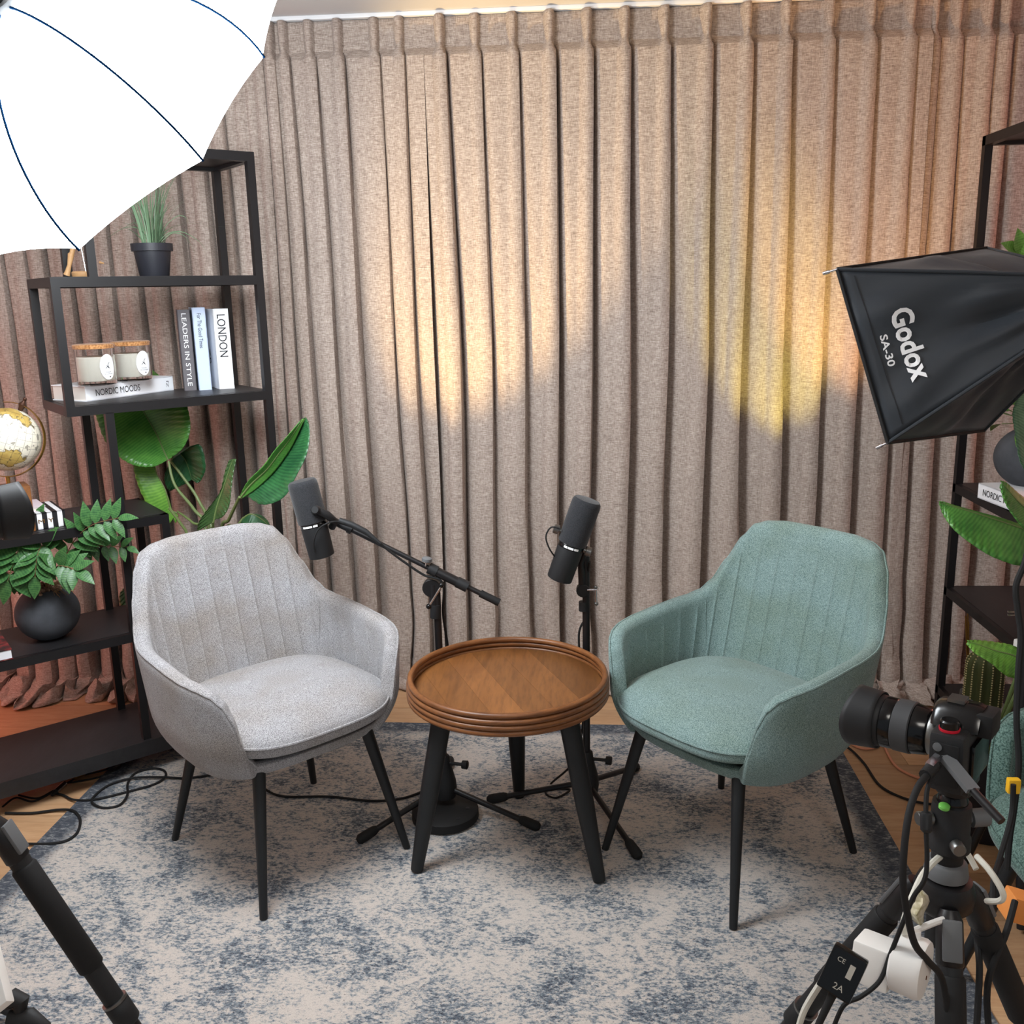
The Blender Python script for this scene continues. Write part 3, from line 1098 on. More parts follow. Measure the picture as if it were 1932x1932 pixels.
# spine corner positions read off the shelf at height 1.195
def sn_of(p):
    d = p-PA
    return d.dot(SU), d.dot(SN)
s1, n1 = sn_of(fl(348, 738, 1.195)); s2, n2 = sn_of(fl(376, 737, 1.195)); s3, n3 = sn_of(fl(414, 735, 1.195))
standing_book('dark grey upright book with serif title LEADERS IN STYLE on spine', s1, n1, 1.196, .040, .262, .19, PAPERGREY, 0, G_UP, WHITEINK, 'LEADERS IN STYLE', .235, .0145, .955, -.30)
standing_book('pale blue upright book titled For The Good Times, between the grey and white books', s2, n2, 1.196, .041, .268, .20, PAPERBLUE, 0, G_UP, INK, 'For The Good Times', .112, .013, .93, -.28)
t, b, X, Y, Z = standing_book('white upright book titled LONDON, rightmost on the shelf', s3, n3, 1.196, .050, .262, .20, PAPER, 0, G_UP, INK, 'LONDON', .138, .027, .93, -.14)
text('ZB', INK, t, b-X*.0005+Y*.10+Z*.13, -Z, -Y, height=.018, width=.05, name='cover_mark')
# lying book under the candles
def lying_book(label, p0, p1, thick, depth, cover, title, tw, th_, tpos, away, group=None, mark=None, z=None):
    p0, p1 = Vector(p0), Vector(p1)
    X = (p1-p0); L = X.length; X.normalize()
    Z = Vector((0, 0, 1)); Y = Z.cross(X)
    if Y.dot(Vector(away)) < 0:
        Y = -Y
    t = thing('book', label, 'book', p0, 0, group)
    Rm = Matrix((X, Y, Z)).transposed()
    MB().box(p0+X*L/2+Y*depth/2+Z*thick/2, (L-.006, depth-.006, thick-.006), Rm).build('pages', PAGES, t, False)
    B = MB()
    B.box(p0+X*L/2+Y*depth/2+Z*.0015, (L, depth, .003), Rm)
    B.box(p0+X*L/2+Y*depth/2+Z*(thick-.0015), (L, depth, .003), Rm)
    B.box(p0+X*L/2+Y*.0015+Z*thick/2, (L, .003, thick), Rm)
    B.build('cover', cover, t, False)
    if title:
        text(title, INK, t, p0+X*(L*tpos)+Z*(thick*.5-th_/2)-Y*.0009, X, Z, width=tw, height=th_, name='title')
    if mark:
        text(mark, INK, t, p0+X*(L*.945)+Z*(thick*.25)-Y*.0003, Z, -X, width=thick*.45, height=.011, name='publisher_mark')
    return t, X, Y, L
nb, bX, bY, bL = lying_book('white lying book NORDIC MOODS under two candle jars on left shelf', fl(164, 758, 1.196), fl(328, 736, 1.196), .047, .15, PAPER, 'NORDIC MOODS', .172, .020, .10, (0, 1, 0), None, 'ZJ')

# ------------------------------------------------------------------ candle jars
def candle(label, px0, px1, pyb, z):
    p = fl((px0+px1)/2, pyb, z)
    # push to the jar's middle
    p = p+Vector((p.x, p.y, 0)).normalized()*.045
    p.z = z
    r = .0565
    t = thing('candle_jar', label, 'candle', p, 0, 'candle jars on the book')
    MB().lathe([(r*.9, 0), (r*.985, .003), (r, .010), (r, .108), (r*.96, .108), (r*.955, .014), (r*.5, .012), (.001, .012)], p, n=40, caps=False).build('glass', GLASS, t)
    MB().lathe([(r*.90, .013), (r*.935, .016), (r*.935, .083), (r*.90, .085), (.001, .084)], p, n=40).build('wax', WAX, t)
    MB().lathe([(r*.85, .108), (r*1.04, .109), (r*1.06, .113), (r*1.05, .120), (r*.98, .122), (.001, .122)], p, n=40).build('cork_lid', CORK, t)
    # oval paper label wrapped on the glass, facing right and front
    toc = Vector((-p.x, -p.y, 0)).normalized()
    a0 = math.atan2(toc.y, toc.x)+.62
    B = MB()
    rows = []
    na, nh = 15, 1
    for k in range(25):
        th = PI*k/24-PI/2
        zc = .055+.038*math.sin(th)
        half = .024*math.cos(th)/r
        rows.append([p+Vector((math.cos(a0+half*(2*i/8-1))*(r+.0006), math.sin(a0+half*(2*i/8-1))*(r+.0006), zc)) for i in range(9)])
    B.grid(rows)
    lb = B.build('paper_label', PAPER, t)
    nrm = Vector((math.cos(a0), math.sin(a0), 0))
    xd = Vector((-math.sin(a0), math.cos(a0), 0))
    if xd.dot(RIGHT) < 0:
        xd = -xd
    o = p+nrm*(r+.0012)
    Z = Vector((0, 0, 1))
    text('FLEUR', INK, lb, o-xd*.010+Z*.038, xd, Z, width=.018, height=.0036, name='label_text')
    text('DE COTON', INK, lb, o-xd*.015+Z*.032, xd, Z, width=.027, height=.0036, name='label_text')
    B = MB()
    B.tube(cr([o-xd*.008+Z*.05, o-xd*.002+Z*.056, o+xd*.002+Z*.052, o+xd*.001+Z*.062, o+xd*.006+Z*.068], 5), .0007, 5)
    B.tube(cr([o+xd*.006+Z*.05, o+Z*.056, o-xd*.004+Z*.060], 5), .0007, 5)
    B.ball(o+xd*.004+Z*.0255, .0018, 8, 6)
    B.build('label_sprig', INK, lb)
    return t
candle('left candle jar with cork lid on the white lying book', 148, 222, 728, 1.2445)
candle('right candle jar with cork lid, nearer the upright books', 219, 288, 719, 1.2445)

# ------------------------------------------------------------------ grass plant in black pot
gp = sp(.20, .13, 1.562)
gp = at(292, 520, gp.y); gp.z = 1.562
gt = thing('potted_grass', 'green grass plant in a black pot on the upper left shelf', 'plant', gp)
pr = .058
MB().lathe([(.0, 0), (.042, 0), (.044, .003), (.0545, .075), (.061, .0755), (.062, .098), (.058, .098), (.056, .085), (.0, .083)], gp, n=32, caps=False).build('pot', POT, gt)
rg = random.Random(3)
for k in range(70):
    a = rg.uniform(0, 2*PI)
    rr = rg.uniform(0, .035)
    b0 = gp+Vector((rr*math.cos(a), rr*math.sin(a), .082))
    Lh = rg.uniform(.15, .27)
    ben = rg.uniform(.02, .09) if k > 8 else rg.uniform(.14, .20)
    if k <= 8:
        Lh *= .55
    tip = []
    for i in range(8):
        u = i/7
        out = rr*.5*u+ben*u**2.2
        zz = Lh*(u-(.45 if k <= 8 else .10)*u**3)
        tip.append(b0+Vector((math.cos(a)*out, math.sin(a)*out, zz)))
    sd = Vector((-math.sin(a+.6), math.cos(a+.6), 0))
    wd = rg.uniform(.0016, .0030)
    B = MB()
    B.grid([[q_-sd*wd*(1-.93*(i/7)**2), q_+Vector((math.cos(a), math.sin(a), .2))*.0006, q_+sd*wd*(1-.93*(i/7)**2)] for i, q_ in enumerate(tip)])
    B.build('grass_blade', GRASS, gt)

for pts_ in ([(302, 456), (312, 428), (335, 408), (352, 412), (358, 432)], [(300, 456), (318, 440), (345, 438), (375, 455), (388, 472)], [(305, 456), (325, 440), (350, 447), (368, 478)], [(283, 456), (272, 432), (255, 420), (238, 428)], [(280, 456), (262, 432), (235, 430), (205, 448)]):
    P_ = [at(a, b, gp.y) for a, b in cr(pts_, 6)]
    B = MB()
    B.grid([[p-UP*(.0018*(1-.8*i/len(P_)))-FWD*.0008, p, p+UP*(.0018*(1-.8*i/len(P_)))-FWD*.0008] for i, p in enumerate(P_)])
    B.build('grass_blade', GRASS, gt)

# ------------------------------------------------------------------ wooden figure pieces on the left shelf
yw = sp(-.0, .2).y
wp = at(130, 518, yw); wp.z = 1.562
wm = thing('wooden_mannequin', 'pale wooden jointed mannequin on round base, half hidden under the white softbox', 'figurine', at(157, 520, yw))
B = MB().lathe([(.0, 0), (.030, 0), (.032, .003), (.032, .015), (.029, .018), (.0, .018)], Vector((at(157, 520, yw).x, yw, 1.562)), n=28)
B.build('base', LIGHTWOOD, wm)
bz = Vector((at(163, 520, yw).x, yw, 1.58))
MB().tube([bz, bz+Vector((-.012, 0, .15))], .0018, 8).build('rod', CHROME, wm)
MB().tube([at(126, 519, yw), at(128, 512, yw), at(131, 500, yw), at(134, 480, yw), at(136, 477, yw), at(140, 455, yw), at(144, 436, yw), at(146, 420, yw)], [.010, .008, .006, .0095, .007, .0095, .0085, .006], 14).build('leg', LIGHTWOOD, wm)
MB().tube([at(188, 495, yw), at(196, 497, yw)], [.004, .002], 8).build('hand', LIGHTWOOD, wm)
MB().tube([at(150, 405, yw), at(150, 380, yw), at(150, 350, yw)], [.012, .020, .014], 14).build('torso', LIGHTWOOD, wm)

# ------------------------------------------------------------------ globe
yg = 2.62
gc = at(14, 829, yg)
GR = .0905
def globe_mat():
    m = mat('antique_globe', lin(226, 220, 200), .35)
    v = coords(m, kind='Object')
    f = noise_tex(m, v, 9, 5, .55)
    c = ramp(m, f, [(.56, lin(230, 225, 208)), (.57, lin(110, 90, 50)), (.585, lin(200, 174, 100)), (.7, lin(170, 138, 70))])
    sep = nd(m, 'ShaderNodeSeparateXYZ')
    lk(m, v, sep.inputs[0])
    lon = math_n(m, 'ARCTAN2', sep.outputs[1], sep.outputs[0])
    l1 = math_n(m, 'ABSOLUTE', math_n(m, 'SUBTRACT', math_n(m, 'FRACT', math_n(m, 'MULTIPLY', lon, 24/(2*PI))), .5))
    l2 = math_n(m, 'ABSOLUTE', math_n(m, 'SUBTRACT', math_n(m, 'FRACT', math_n(m, 'MULTIPLY', sep.outputs[2], 48.)), .5))
    ln = math_n(m, 'MAXIMUM', math_n(m, 'GREATER_THAN', l1, .47), math_n(m, 'GREATER_THAN', l2, .475))
    c = mixc(m, math_n(m, 'MULTIPLY', ln, .55), c, lin(70, 62, 50))
    wr = noise_tex(m, v, 60, 2, .5)
    c = mixc(m, math_n(m, 'MULTIPLY', math_n(m, 'GREATER_THAN', wr, .64), .6), c, lin(70, 62, 50))
    lk(m, c, bsdf(m).inputs['Base Color'])
    return m
gt = thing('globe', 'cream and gold antique globe on brass arc at left edge', 'globe', (gc.x, gc.y, .842))
B = MB().ball((0, 0, 0), GR, 40, 24)
o = B.local('sphere', globe_mat(), gt)
o.location = gc-Vector(gt.location)
o.rotation_euler = (PI, math.radians(23), .5)
axd = (RIGHT*.40+UP*.92).normalized()
pts = []
for i in range(25):
    a = -PI*.62+PI*1.15*i/24
    sd = RIGHT
    pts.append(gc+(RIGHT*math.cos(a)+UP*math.sin(a))*(GR+.016))
B = MB()
rowsg = []
for p in pts:
    d = (p-gc).normalized()
    rowsg.append([p-FWD*.006, p+d*.002-FWD*.006, p+d*.002+FWD*.006, p+FWD*.006])
B.grid(rowsg, True)
B.build('meridian_arc', GOLD, gt)
kp = gc+axd*(GR+.018)
MB().lathe([(.006, -.02), (.008, -.008), (.012, 0), (.007, .006), (.004, .012), (.006, .018), (.003, .023)], kp, axd, 14).build('finial', mat('aged_bronze', lin(84, 58, 46), .4, .7), gt)
fp = gc-UP*(GR+.016)
MB().tube([fp, fp-Vector((0, 0, .028))], .006, 12).build('stem', GOLD, gt)
zb_ = fp.z-.028
MB().box((fp.x-.01, fp.y, (zb_+.842)/2), (.115, .09, zb_-.842), Matrix.Rotation(.7, 3, 'Z'), .004).build('wooden_base', LIGHTWOOD if False else WALNUT, gt)

# ------------------------------------------------------------------ striped book pile on the left shelf
def stripe_mat():
    m = mat('black_white_stripes', lin(240, 240, 240), .5)
    v = coords(m)
    sep = nd(m, 'ShaderNodeSeparateXYZ'); lk(m, v, sep.inputs[0])
    u = math_n(m, 'ADD', math_n(m, 'MULTIPLY', sep.outputs[0], SU.x), math_n(m, 'MULTIPLY', sep.outputs[1], SU.y))
    f = math_n(m, 'GREATER_THAN', math_n(m, 'FRACT', math_n(m, 'MULTIPLY', u, 36.)), .5)
    c = mixc(m, f, lin(238, 238, 240), lin(28, 28, 30))
    lk(m, c, bsdf(m).inputs['Base Color'])
    return m
STRIPE = stripe_mat()
p1 = fl(124, 992, .842); s_, n_ = sn_of(p1)
bt = thing('book', 'thick black and white striped book lying on the left shelf by the globe', 'book', sp(s_-.13, n_, .842))
Rm = Matrix((SU, SN, Vector((0, 0, 1)))).transposed()
B = MB().box(sp(s_-.13, n_+.085, .842+.024), (.258, .168, .044), Rm); B.build('pages', PAGES, bt, False)
B = MB()
B.box(sp(s_-.13, n_+.002, .842+.024), (.264, .004, .048), Rm)
B.box(sp(s_-.13, n_+.085, .842+.0015), (.264, .17, .003), Rm)
B.box(sp(s_-.13, n_+.085, .842+.0465), (.264, .17, .003), Rm)
B.build('cover', STRIPE, bt, False)
text('N E W Y O R K' if False else 'N M Y', GOLD, bt, sp(s_-.10, n_-.0008, .842+.018), SU, (0, 0, 1), width=.07, height=.012, name='spine_letters')
bt2 = thing('book', 'thin pink-white book lying on top of the striped book', 'book', sp(s_-.15, n_+.05, .891))
MB().box(sp(s_-.14, n_+.09, .891+.0065), (.19, .12, .011), Rm).build('pages', PAGES, bt2, False)
B = MB(); B.box(sp(s_-.14, n_+.09, .891+.001), (.195, .125, .002), Rm); B.box(sp(s_-.14, n_+.09, .891+.0135), (.195, .125, .002), Rm)
B.build('cover', mat('pink_white_paper', lin(222, 208, 214), .6), bt2, False)
# white book with red cover at the left edge
p1 = fl(25, 1243, .482); s_, n_ = sn_of(p1)
bt = thing('book', 'book with dark red picture cover and white pages at left edge of lower shelf', 'book', sp(s_-.10, n_, .482))
MB().box(sp(s_-.105, n_+.10, .482+.016), (.206, .196, .026), Rm).build('pages', PAPER, bt, False)
def redcover():
    m = mat('dark_red_picture_cover', lin(60, 30, 30), .4)
    f = noise_tex(m, coords(m), 30, 4)
    lk(m, ramp(m, f, [(.4, lin(44, 34, 36)), (.55, lin(120, 36, 40)), (.7, lin(190, 150, 130))]), bsdf(m).inputs['Base Color'])
    return m
B = MB(); B.box(sp(s_-.105, n_+.10, .482+.001), (.21, .20, .002), Rm); B.box(sp(s_-.105, n_+.10, .482+.030), (.21, .20, .003), Rm)
B.build('cover', redcover(), bt, False)

# ------------------------------------------------------------------ fern in round pot
pb = fl(97, 1205, .482); pb = pb+Vector((pb.x, pb.y, 0)).normalized()*.02; pb.z = .482
fc = at(97, 1160, pb.y)
PRAD = .091
ft = thing('potted_fern', 'leafy green plant in a round dark stone pot on lower left shelf', 'plant', pb)
prof = []
for i in range(3, 22):
    th = PI*i/25
    prof.append((PRAD*1.02*math.sin(th), PRAD*.95*(1-math.cos(th))-.003))
prof = [(prof[0][0]*.3, prof[0][1]+.0)]+prof+[(prof[-1][0]*.92, prof[-1][1]-.002), (prof[-1][0]*.9, prof[-1][1]-.012), (.0, prof[-1][1]-.012)]
prof = [(r, h-prof[0][1]) for r, h in prof]
MB().lathe(prof, pb, n=40, caps=False).build('pot', STONE, ft)
topz = pb.z+prof[-1][1]
B = MB()
rp = random.Random(5)
for k in range(140):
    a = rp.uniform(0, 2*PI); rr = math.sqrt(rp.random())*.055
    B.ball((pb.x+rr*math.cos(a), pb.y+rr*math.sin(a), topz+.006+rp.uniform(0, .012)), rp.uniform(.004, .0065), 6, 4)
o = B.build('pebbles', mat('brown_pebbles', lin(138, 112, 90), .7), ft)
o['kind'] = 'stuff'
B = MB()
for k in range(26):
    a = rp.uniform(-.9, 1.2)
    p0 = pb+Vector((.02*math.cos(a), .0, topz-pb.z+.01))
    p1 = p0+Vector((rp.uniform(.03, .08), rp.uniform(-.05, .02), rp.uniform(-.012, .03)))
    B.tube([p0, (p0+p1)/2+Vector((0, 0, .012)), p1], .0008, 4)
o = B.build('dry_roots', TWIG, ft); o['kind'] = 'stuff'
leaf_cache = {}
def leaflet_mesh(L, W, m, bend=.15):
    key = (round(L, 3), round(W, 3), m.name)
    if key in leaf_cache:
        return leaf_cache[key]
    rows = []
    n = 7
    for i in range(n+1):
        u = i/n
        wv = W*math.sin(PI*min(1, u**.75*1.0))*(1 if u < .99 else 0)+.0004
        z = -bend*L*u*u
        rows.append([Vector((L*u, -wv, z+wv*.25)), Vector((L*u, 0, z)), Vector((L*u, wv, z+wv*.25))])
    B = MB(); B.grid(rows)
    me = B.mesh('leaflet', m)
    uvl = me.uv_layers.new(name='UVMap')
    for lp in me.loops:
        c = me.vertices[lp.vertex_index].co
        uvl.data[lp.index].uv = (c.x/L, c.y/W*.5+.5)
    leaf_cache[key] = me
    return me
def frond(t, pts, start, count, L, W, m, droop=.5, twig=TWIG, r=.0022, seed=0, up_side=True):
    L, W = L*1.2, W*1.15
    P = [Vector(p) for p in cr(pts, 10)]
    st = MB().tube(P, [r*(1-.6*i/len(P)) for i in range(len(P))], 6).build('frond', twig, t)
    rn = random.Random(seed)
    N = len(P)
    for k in range(count):
        u = start+(1-start)*(k/(count-1))
        i = min(N-2, int(u*(N-1)))
        p = P[i]
        d = (P[i+1]-P[i]).normalized()
        viewn = (EYE-p).normalized()
        side = d.cross(viewn).normalized()
        last = (k == count-1)
        for sgn in ((0,) if last else (-1, 1)):
            if sgn == 1 and not up_side and k % 2:
                continue
            dirn = (d*.55+side*sgn*1.0+viewn*rn.uniform(-.1, .35)).normalized() if sgn else d
            dirn = (dirn+Vector((0, 0, -droop*.4))).normalized()
            nn = (viewn*.8+Vector((0, 0, .6))-dirn*dirn.dot(viewn*.8+Vector((0, 0, .6)))).normalized()
            yv = nn.cross(dirn)
            sz = L*(1-.25*abs(u-.6))*rn.uniform(.9, 1.1)
            o = link('leaflet', leaflet_mesh(L, W, m), st)
            Mx = Matrix((dirn, yv, nn)).transposed().to_4x4()
            s_ = sz/L
            o.matrix_local = Matrix.Translation(p-world_loc(t)) @ Mx @ Matrix.Scale(s_, 4)
yf = pb.y
base = Vector((pb.x, pb.y, topz))
frond(ft, [base, at(112, 1075, yf), at(140, 1020, yf-.03), at(175, 990, yf-.05), at(225, 977, yf-.06)], .42, 9, .062, .0135, LEAF_F, .3, seed=1)
frond(ft, [base, at(105, 1060, yf+.03), at(150, 1032, yf+.03), at(200, 1030, yf+.02), at(242, 1032, yf)], .55, 6, .046, .011, LEAF_F, .9, seed=2)
frond(ft, [base, at(90, 1050, yf-.02), at(62, 1000, yf-.05), at(44, 1015, yf-.10), at(28, 1055, yf-.13), at(14, 1098, yf-.14)], .40, 9, .075, .017, LEAF_F, .5, STEM, .003, seed=3)
frond(ft, [base, at(92, 1060, yf-.05), at(80, 1030, yf-.08), at(70, 1050, yf-.11), at(66, 1090, yf-.12)], .40, 8, .066, .016, LEAF_F, .5, seed=4)
frond(ft, [base, at(100, 1080, yf-.05), at(110, 1068, yf-.09), at(128, 1070, yf-.11), at(145, 1077, yf-.12)], .3, 7, .062, .016, LEAF_F, .5, seed=5)
frond(ft, [base, at(88, 1090, yf-.05), at(60, 1075, yf-.02), at(20, 1080, yf+.02), at(-20, 1095, yf+.03)], .35, 8, .07, .017, LEAF_F, .5, seed=6)

# ------------------------------------------------------------------ banana plants: leaves as stations (left edge, midrib, right edge) with their depths
def big_leaf(parent, stations, m, name='leaf', ripple=.0025, curl=.0):
    """stations: (lx,ly,ld, mx,my,md, rx,ry,rd) pixel positions and depths from stem to tip"""
    st = cr(stations, 9)
    rows = []
    for i, s_ in enumerate(st):
        Lp, Mp, Rp = at(s_[0], s_[1], s_[2]), at(s_[3], s_[4], s_[5]), at(s_[6], s_[7], s_[8])
        r = []
        for k in range(6):
            t = k/6
            p = Lp.lerp(Mp, t)
            r.append(p)
        r.append(Mp)
        for k in range(1, 7):
            r.append(Mp.lerp(Rp, k/6))
        for k, p in enumerate(r):
            e = abs(k-6)/6
            p.y += ripple*math.sin(i*2.1+e*2.5)*e
        rows.append(r)
    B = MB(); B.grid(rows)
    o = B.build(name, m, parent)
    me = o.data
    uvl = me.uv_layers.new(name='UVMap')
    nr, nc = len(rows), 13
    for lp in me.loops:
        vi = lp.vertex_index
        uvl.data[lp.index].uv = ((vi//nc)/nr-abs((vi % nc)-6)*.02, (vi % nc)/nc)
    md = o.modifiers.new('thickness', 'SOLIDIFY'); md.thickness = .0014
    # midrib
    rib = [rows[i][6]+(EYE-rows[i][6]).normalized()*.001 for i in range(0, nr, 2)]
    MB().tube(rib, [.0032*(1-.8*i/len(rib)) for i in range(len(rib))], 6).build('midrib', STEM, o)
    return o
bp = sp(.33, .10, .121)
bt = thing('banana_plant', 'tall banana plant with broad green leaves standing in left shelving unit', 'plant', bp)
MB().lathe([(0, 0), (.075, 0), (.078, .004), (.098, .17), (.104, .172), (.104, .19), (.096, .19), (.092, .165), (0, .16)], bp, n=32, caps=False).build('pot', POT, bt)
yb = bp.y
sbase = bp+Vector((0, 0, .16))
def stem(pts, r=.0055):
    MB().tube(cr([sbase]+pts, 10), [r*(1.25-.5*i/((len(pts))*10)) for i in range(len(pts)*10+1)], 8).build('stem', STEM, bt)
# big leaf under the shelf
yl = yb+.02
stem([at(402, 1020, yb), at(365, 960, yb), at(330, 915, yb), at(318, 870, yl)])
big_leaf(bt, [(316, 868, yl, 317, 868, yl, 320, 866, yl), (290, 880, yl-.05, 308, 848, yl+.01, 345, 845, yl-.02), (255, 878, yl-.08, 296, 820, yl+.03, 358, 815, yl-.02), (225, 862, yl-.08, 280, 792, yl+.05, 357, 786, yl+.0), (200, 835, yl-.05, 265, 768, yl+.05, 348, 760, yl+.03), (184, 795, yl-.02, 255, 758, yl+.05, 320, 757, yl+.05), (178, 772, yl, 250, 757, yl+.05, 318, 756, yl+.05)], LEAF_M)
# leaf tip showing above the shelf behind the book
big_leaf(bt, [(285, 790, yb+.22, 300, 790, yb+.22, 316, 790, yb+.22), (280, 745, yb+.22, 298, 742, yb+.22, 320, 742, yb+.22), (284, 712, yb+.22, 296, 716, yb+.22, 314, 722, yb+.22), (288, 698, yb+.22, 290, 700, yb+.22, 294, 703, yb+.22)], LEAF_M)
# dark leaf behind
yl = yb+.12
stem([at(405, 1020, yb+.03), at(375, 945, yb+.08), at(345, 900, yl-.02), at(322, 870, yl-.01)])
big_leaf(bt, [(322, 870, yl, 324, 868, yl, 326, 866, yl), (310, 900, yl, 330, 850, yl+.03, 375, 838, yl), (318, 925, yl+.02, 348, 865, yl+.04, 388, 880, yl), (330, 922, yl+.03, 358, 890, yl+.04, 380, 905, yl+.02), (345, 915, yl+.03, 362, 905, yl+.04, 372, 912, yl+.03)], LEAF_D)
# light yellow-green leaf hanging on the left
yl = yb+.06
stem([at(398, 1022, yb), at(362, 985, yb+.02), at(335, 965, yl)], .0048)
big_leaf(bt, [(332, 972, yl, 334, 968, yl, 336, 975, yl), (310, 993, yl-.01, 322, 960, yl, 330, 985, yl), (285, 965, yl-.02, 312, 925, yl, 318, 940, yl), (262, 920, yl-.02, 296, 895, yl+.01, 300, 905, yl+.01), (252, 880, yl-.01, 282, 865, yl+.02, 290, 870, yl+.02), (258, 850, yl, 272, 848, yl+.02, 280, 850, yl+.02)], LEAF_L)
# narrow half-rolled leaf
yl = yb-.08
stem([at(404, 1016, yb-.03), at(403, 1005, yb-.05), at(402, 985, yl)], .005)
big_leaf(bt, [(372, 1003, yl, 403, 985, yl, 405, 980, yl), (375, 985, yl, 408, 960, yl, 420, 975, yl-.02), (392, 960, yl, 416, 935, yl, 432, 955, yl-.02), (414, 930, yl, 424, 912, yl, 436, 925, yl-.02), (424, 890, yl, 432, 888, yl, 440, 895, yl-.01), (432, 868, yl, 440, 866, yl, 446, 866, yl)], leaf_mat('olive_banana_leaf', lin(64, 92, 48), lin(42, 68, 36)))
# large right leaf: bright narrow half and dark wide half
yl = yb-.20
stem([at(418, 1015, yb-.05), at(432, 980, yb-.12), at(452, 938, yl)], .006)
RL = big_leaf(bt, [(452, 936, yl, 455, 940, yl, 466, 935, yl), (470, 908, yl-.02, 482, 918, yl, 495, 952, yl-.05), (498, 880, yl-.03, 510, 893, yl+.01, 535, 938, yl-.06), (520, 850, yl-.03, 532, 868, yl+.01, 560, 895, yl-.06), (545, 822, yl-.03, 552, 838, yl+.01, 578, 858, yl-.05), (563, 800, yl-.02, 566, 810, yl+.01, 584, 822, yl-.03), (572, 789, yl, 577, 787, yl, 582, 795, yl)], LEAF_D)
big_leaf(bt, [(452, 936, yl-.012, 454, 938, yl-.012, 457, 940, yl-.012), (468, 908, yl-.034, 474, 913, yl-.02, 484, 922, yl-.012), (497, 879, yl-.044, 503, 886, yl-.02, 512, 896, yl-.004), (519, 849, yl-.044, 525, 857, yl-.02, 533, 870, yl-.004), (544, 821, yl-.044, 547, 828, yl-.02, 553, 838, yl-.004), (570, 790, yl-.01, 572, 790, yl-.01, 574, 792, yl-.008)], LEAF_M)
# small folded leaf right
yl = yb-.10
stem([at(425, 1015, yb-.05), at(445, 995, yl), at(458, 978, yl)], .0045)
big_leaf(bt, [(455, 985, yl, 458, 978, yl, 462, 976, yl), (462, 1000, yl-.03, 472, 970, yl, 480, 970, yl+.02), (470, 1012, yl-.05, 486, 975, yl, 495, 974, yl+.02), (490, 1012, yl-.04, 500, 985, yl, 505, 983, yl+.01), (508, 998, yl, 510, 996, yl, 511, 995, yl)], LEAF_D)
# cut stem and small leaf by the pot low down
MB().tube([sbase, at(350, 1000, yb-.03), at(319, 958, yb-.04)], .005, 8).build('stem', STEM, bt)
big_leaf(bt, [(245, 1148, yb+.12, 250, 1145, yb+.12, 255, 1142, yb+.12), (228, 1145, yb+.12, 245, 1128, yb+.12, 262, 1140, yb+.12), (226, 1120, yb+.12, 242, 1110, yb+.12, 262, 1120, yb+.12), (240, 1105, yb+.12, 248, 1102, yb+.12, 256, 1104, yb+.12)], LEAF_D)

# ------------------------------------------------------------------ banana plant at the right edge
rb = Vector((1.42, 2.42, 0))
rt = thing('banana_plant', 'banana plant reaching in at right edge with long green leaves', 'plant', (1.13, 2.42, 0))
rt.location = (1.13, 2.50, 0)
rb = Vector((1.13, 2.50, 0))
MB().lathe([(0, 0), (.10, 0), (.104, .005), (.13, .24), (.138, .243), (.138, .262), (.128, .262), (.122, .23), (0, .225)], rb, n=32, caps=False).build('pot', POT, rt)
sb = rb+Vector((0, 0, .22))
def rstem(pts, r=.006):
    MB().tube(cr([sb]+pts, 10), r, 8).build('stem', STEM, rt)
yr = 2.35
rstem([at(1960, 1150, yr), at(1975, 1030, yr), at(1965, 1012, yr)])
big_leaf(rt, [(1966, 1005, yr, 1966, 1012, yr, 1966, 1020, yr), (1932, 992, yr+.02, 1930, 998, yr, 1935, 1066, yr-.06), (1890, 978, yr+.02, 1888, 984, yr, 1880, 1054, yr-.07), (1845, 966, yr+.02, 1845, 970, yr, 1838, 1030, yr-.06), (1805, 955, yr+.01, 1806, 958, yr, 1800, 1000, yr-.04), (1778, 946, yr, 1780, 950, yr, 1780, 972, yr-.01), (1772, 946, yr, 1773, 948, yr, 1773, 952, yr)], LEAF_M)
yr = 2.25
rstem([at(1985, 1150, yr), at(2000, 1050, yr), at(1990, 1018, yr)])
big_leaf(rt, [(1985, 1005, yr, 1988, 1015, yr, 1980, 1020, yr), (1950, 955, yr+.02, 1952, 975, yr, 1940, 1005, yr-.03), (1920, 930, yr+.02, 1922, 948, yr, 1912, 975, yr-.03), (1900, 912, yr+.01, 1902, 925, yr, 1894, 945, yr-.02), (1888, 907, yr, 1890, 910, yr, 1887, 920, yr)], LEAF_M)
yr = 2.45
rstem([at(1975, 1150, yr), at(1985, 1000, yr), at(1950, 900, yr)])
big_leaf(rt, [(1945, 905, yr, 1950, 905, yr, 1955, 905, yr), (1925, 870, yr-.03, 1948, 865, yr, 1975, 860, yr), (1916, 820, yr-.03, 1946, 815, yr, 1985, 810, yr), (1911, 780, yr-.03, 1944, 770, yr, 1985, 760, yr), (1920, 752, yr-.02, 1942, 735, yr, 1965, 725, yr), (1935, 725, yr, 1940, 715, yr, 1945, 712, yr)], leaf_mat('pale_grey_green_leaf', lin(120, 160, 124), lin(70, 112, 80)))
yr = 2.20
rstem([at(1965, 1300, yr), at(1958, 1270, yr)], .0045)
big_leaf(rt, [(1958, 1248, yr, 1960, 1262, yr, 1955, 1280, yr), (1915, 1220, yr+.02, 1915, 1238, yr, 1905, 1278, yr-.03), (1880, 1212, yr+.02, 1878, 1228, yr, 1870, 1252, yr-.03), (1845, 1208, yr+.01, 1845, 1216, yr, 1838, 1232, yr-.02), (1825, 1208, yr, 1826, 1211, yr, 1824, 1216, yr)], LEAF_L)

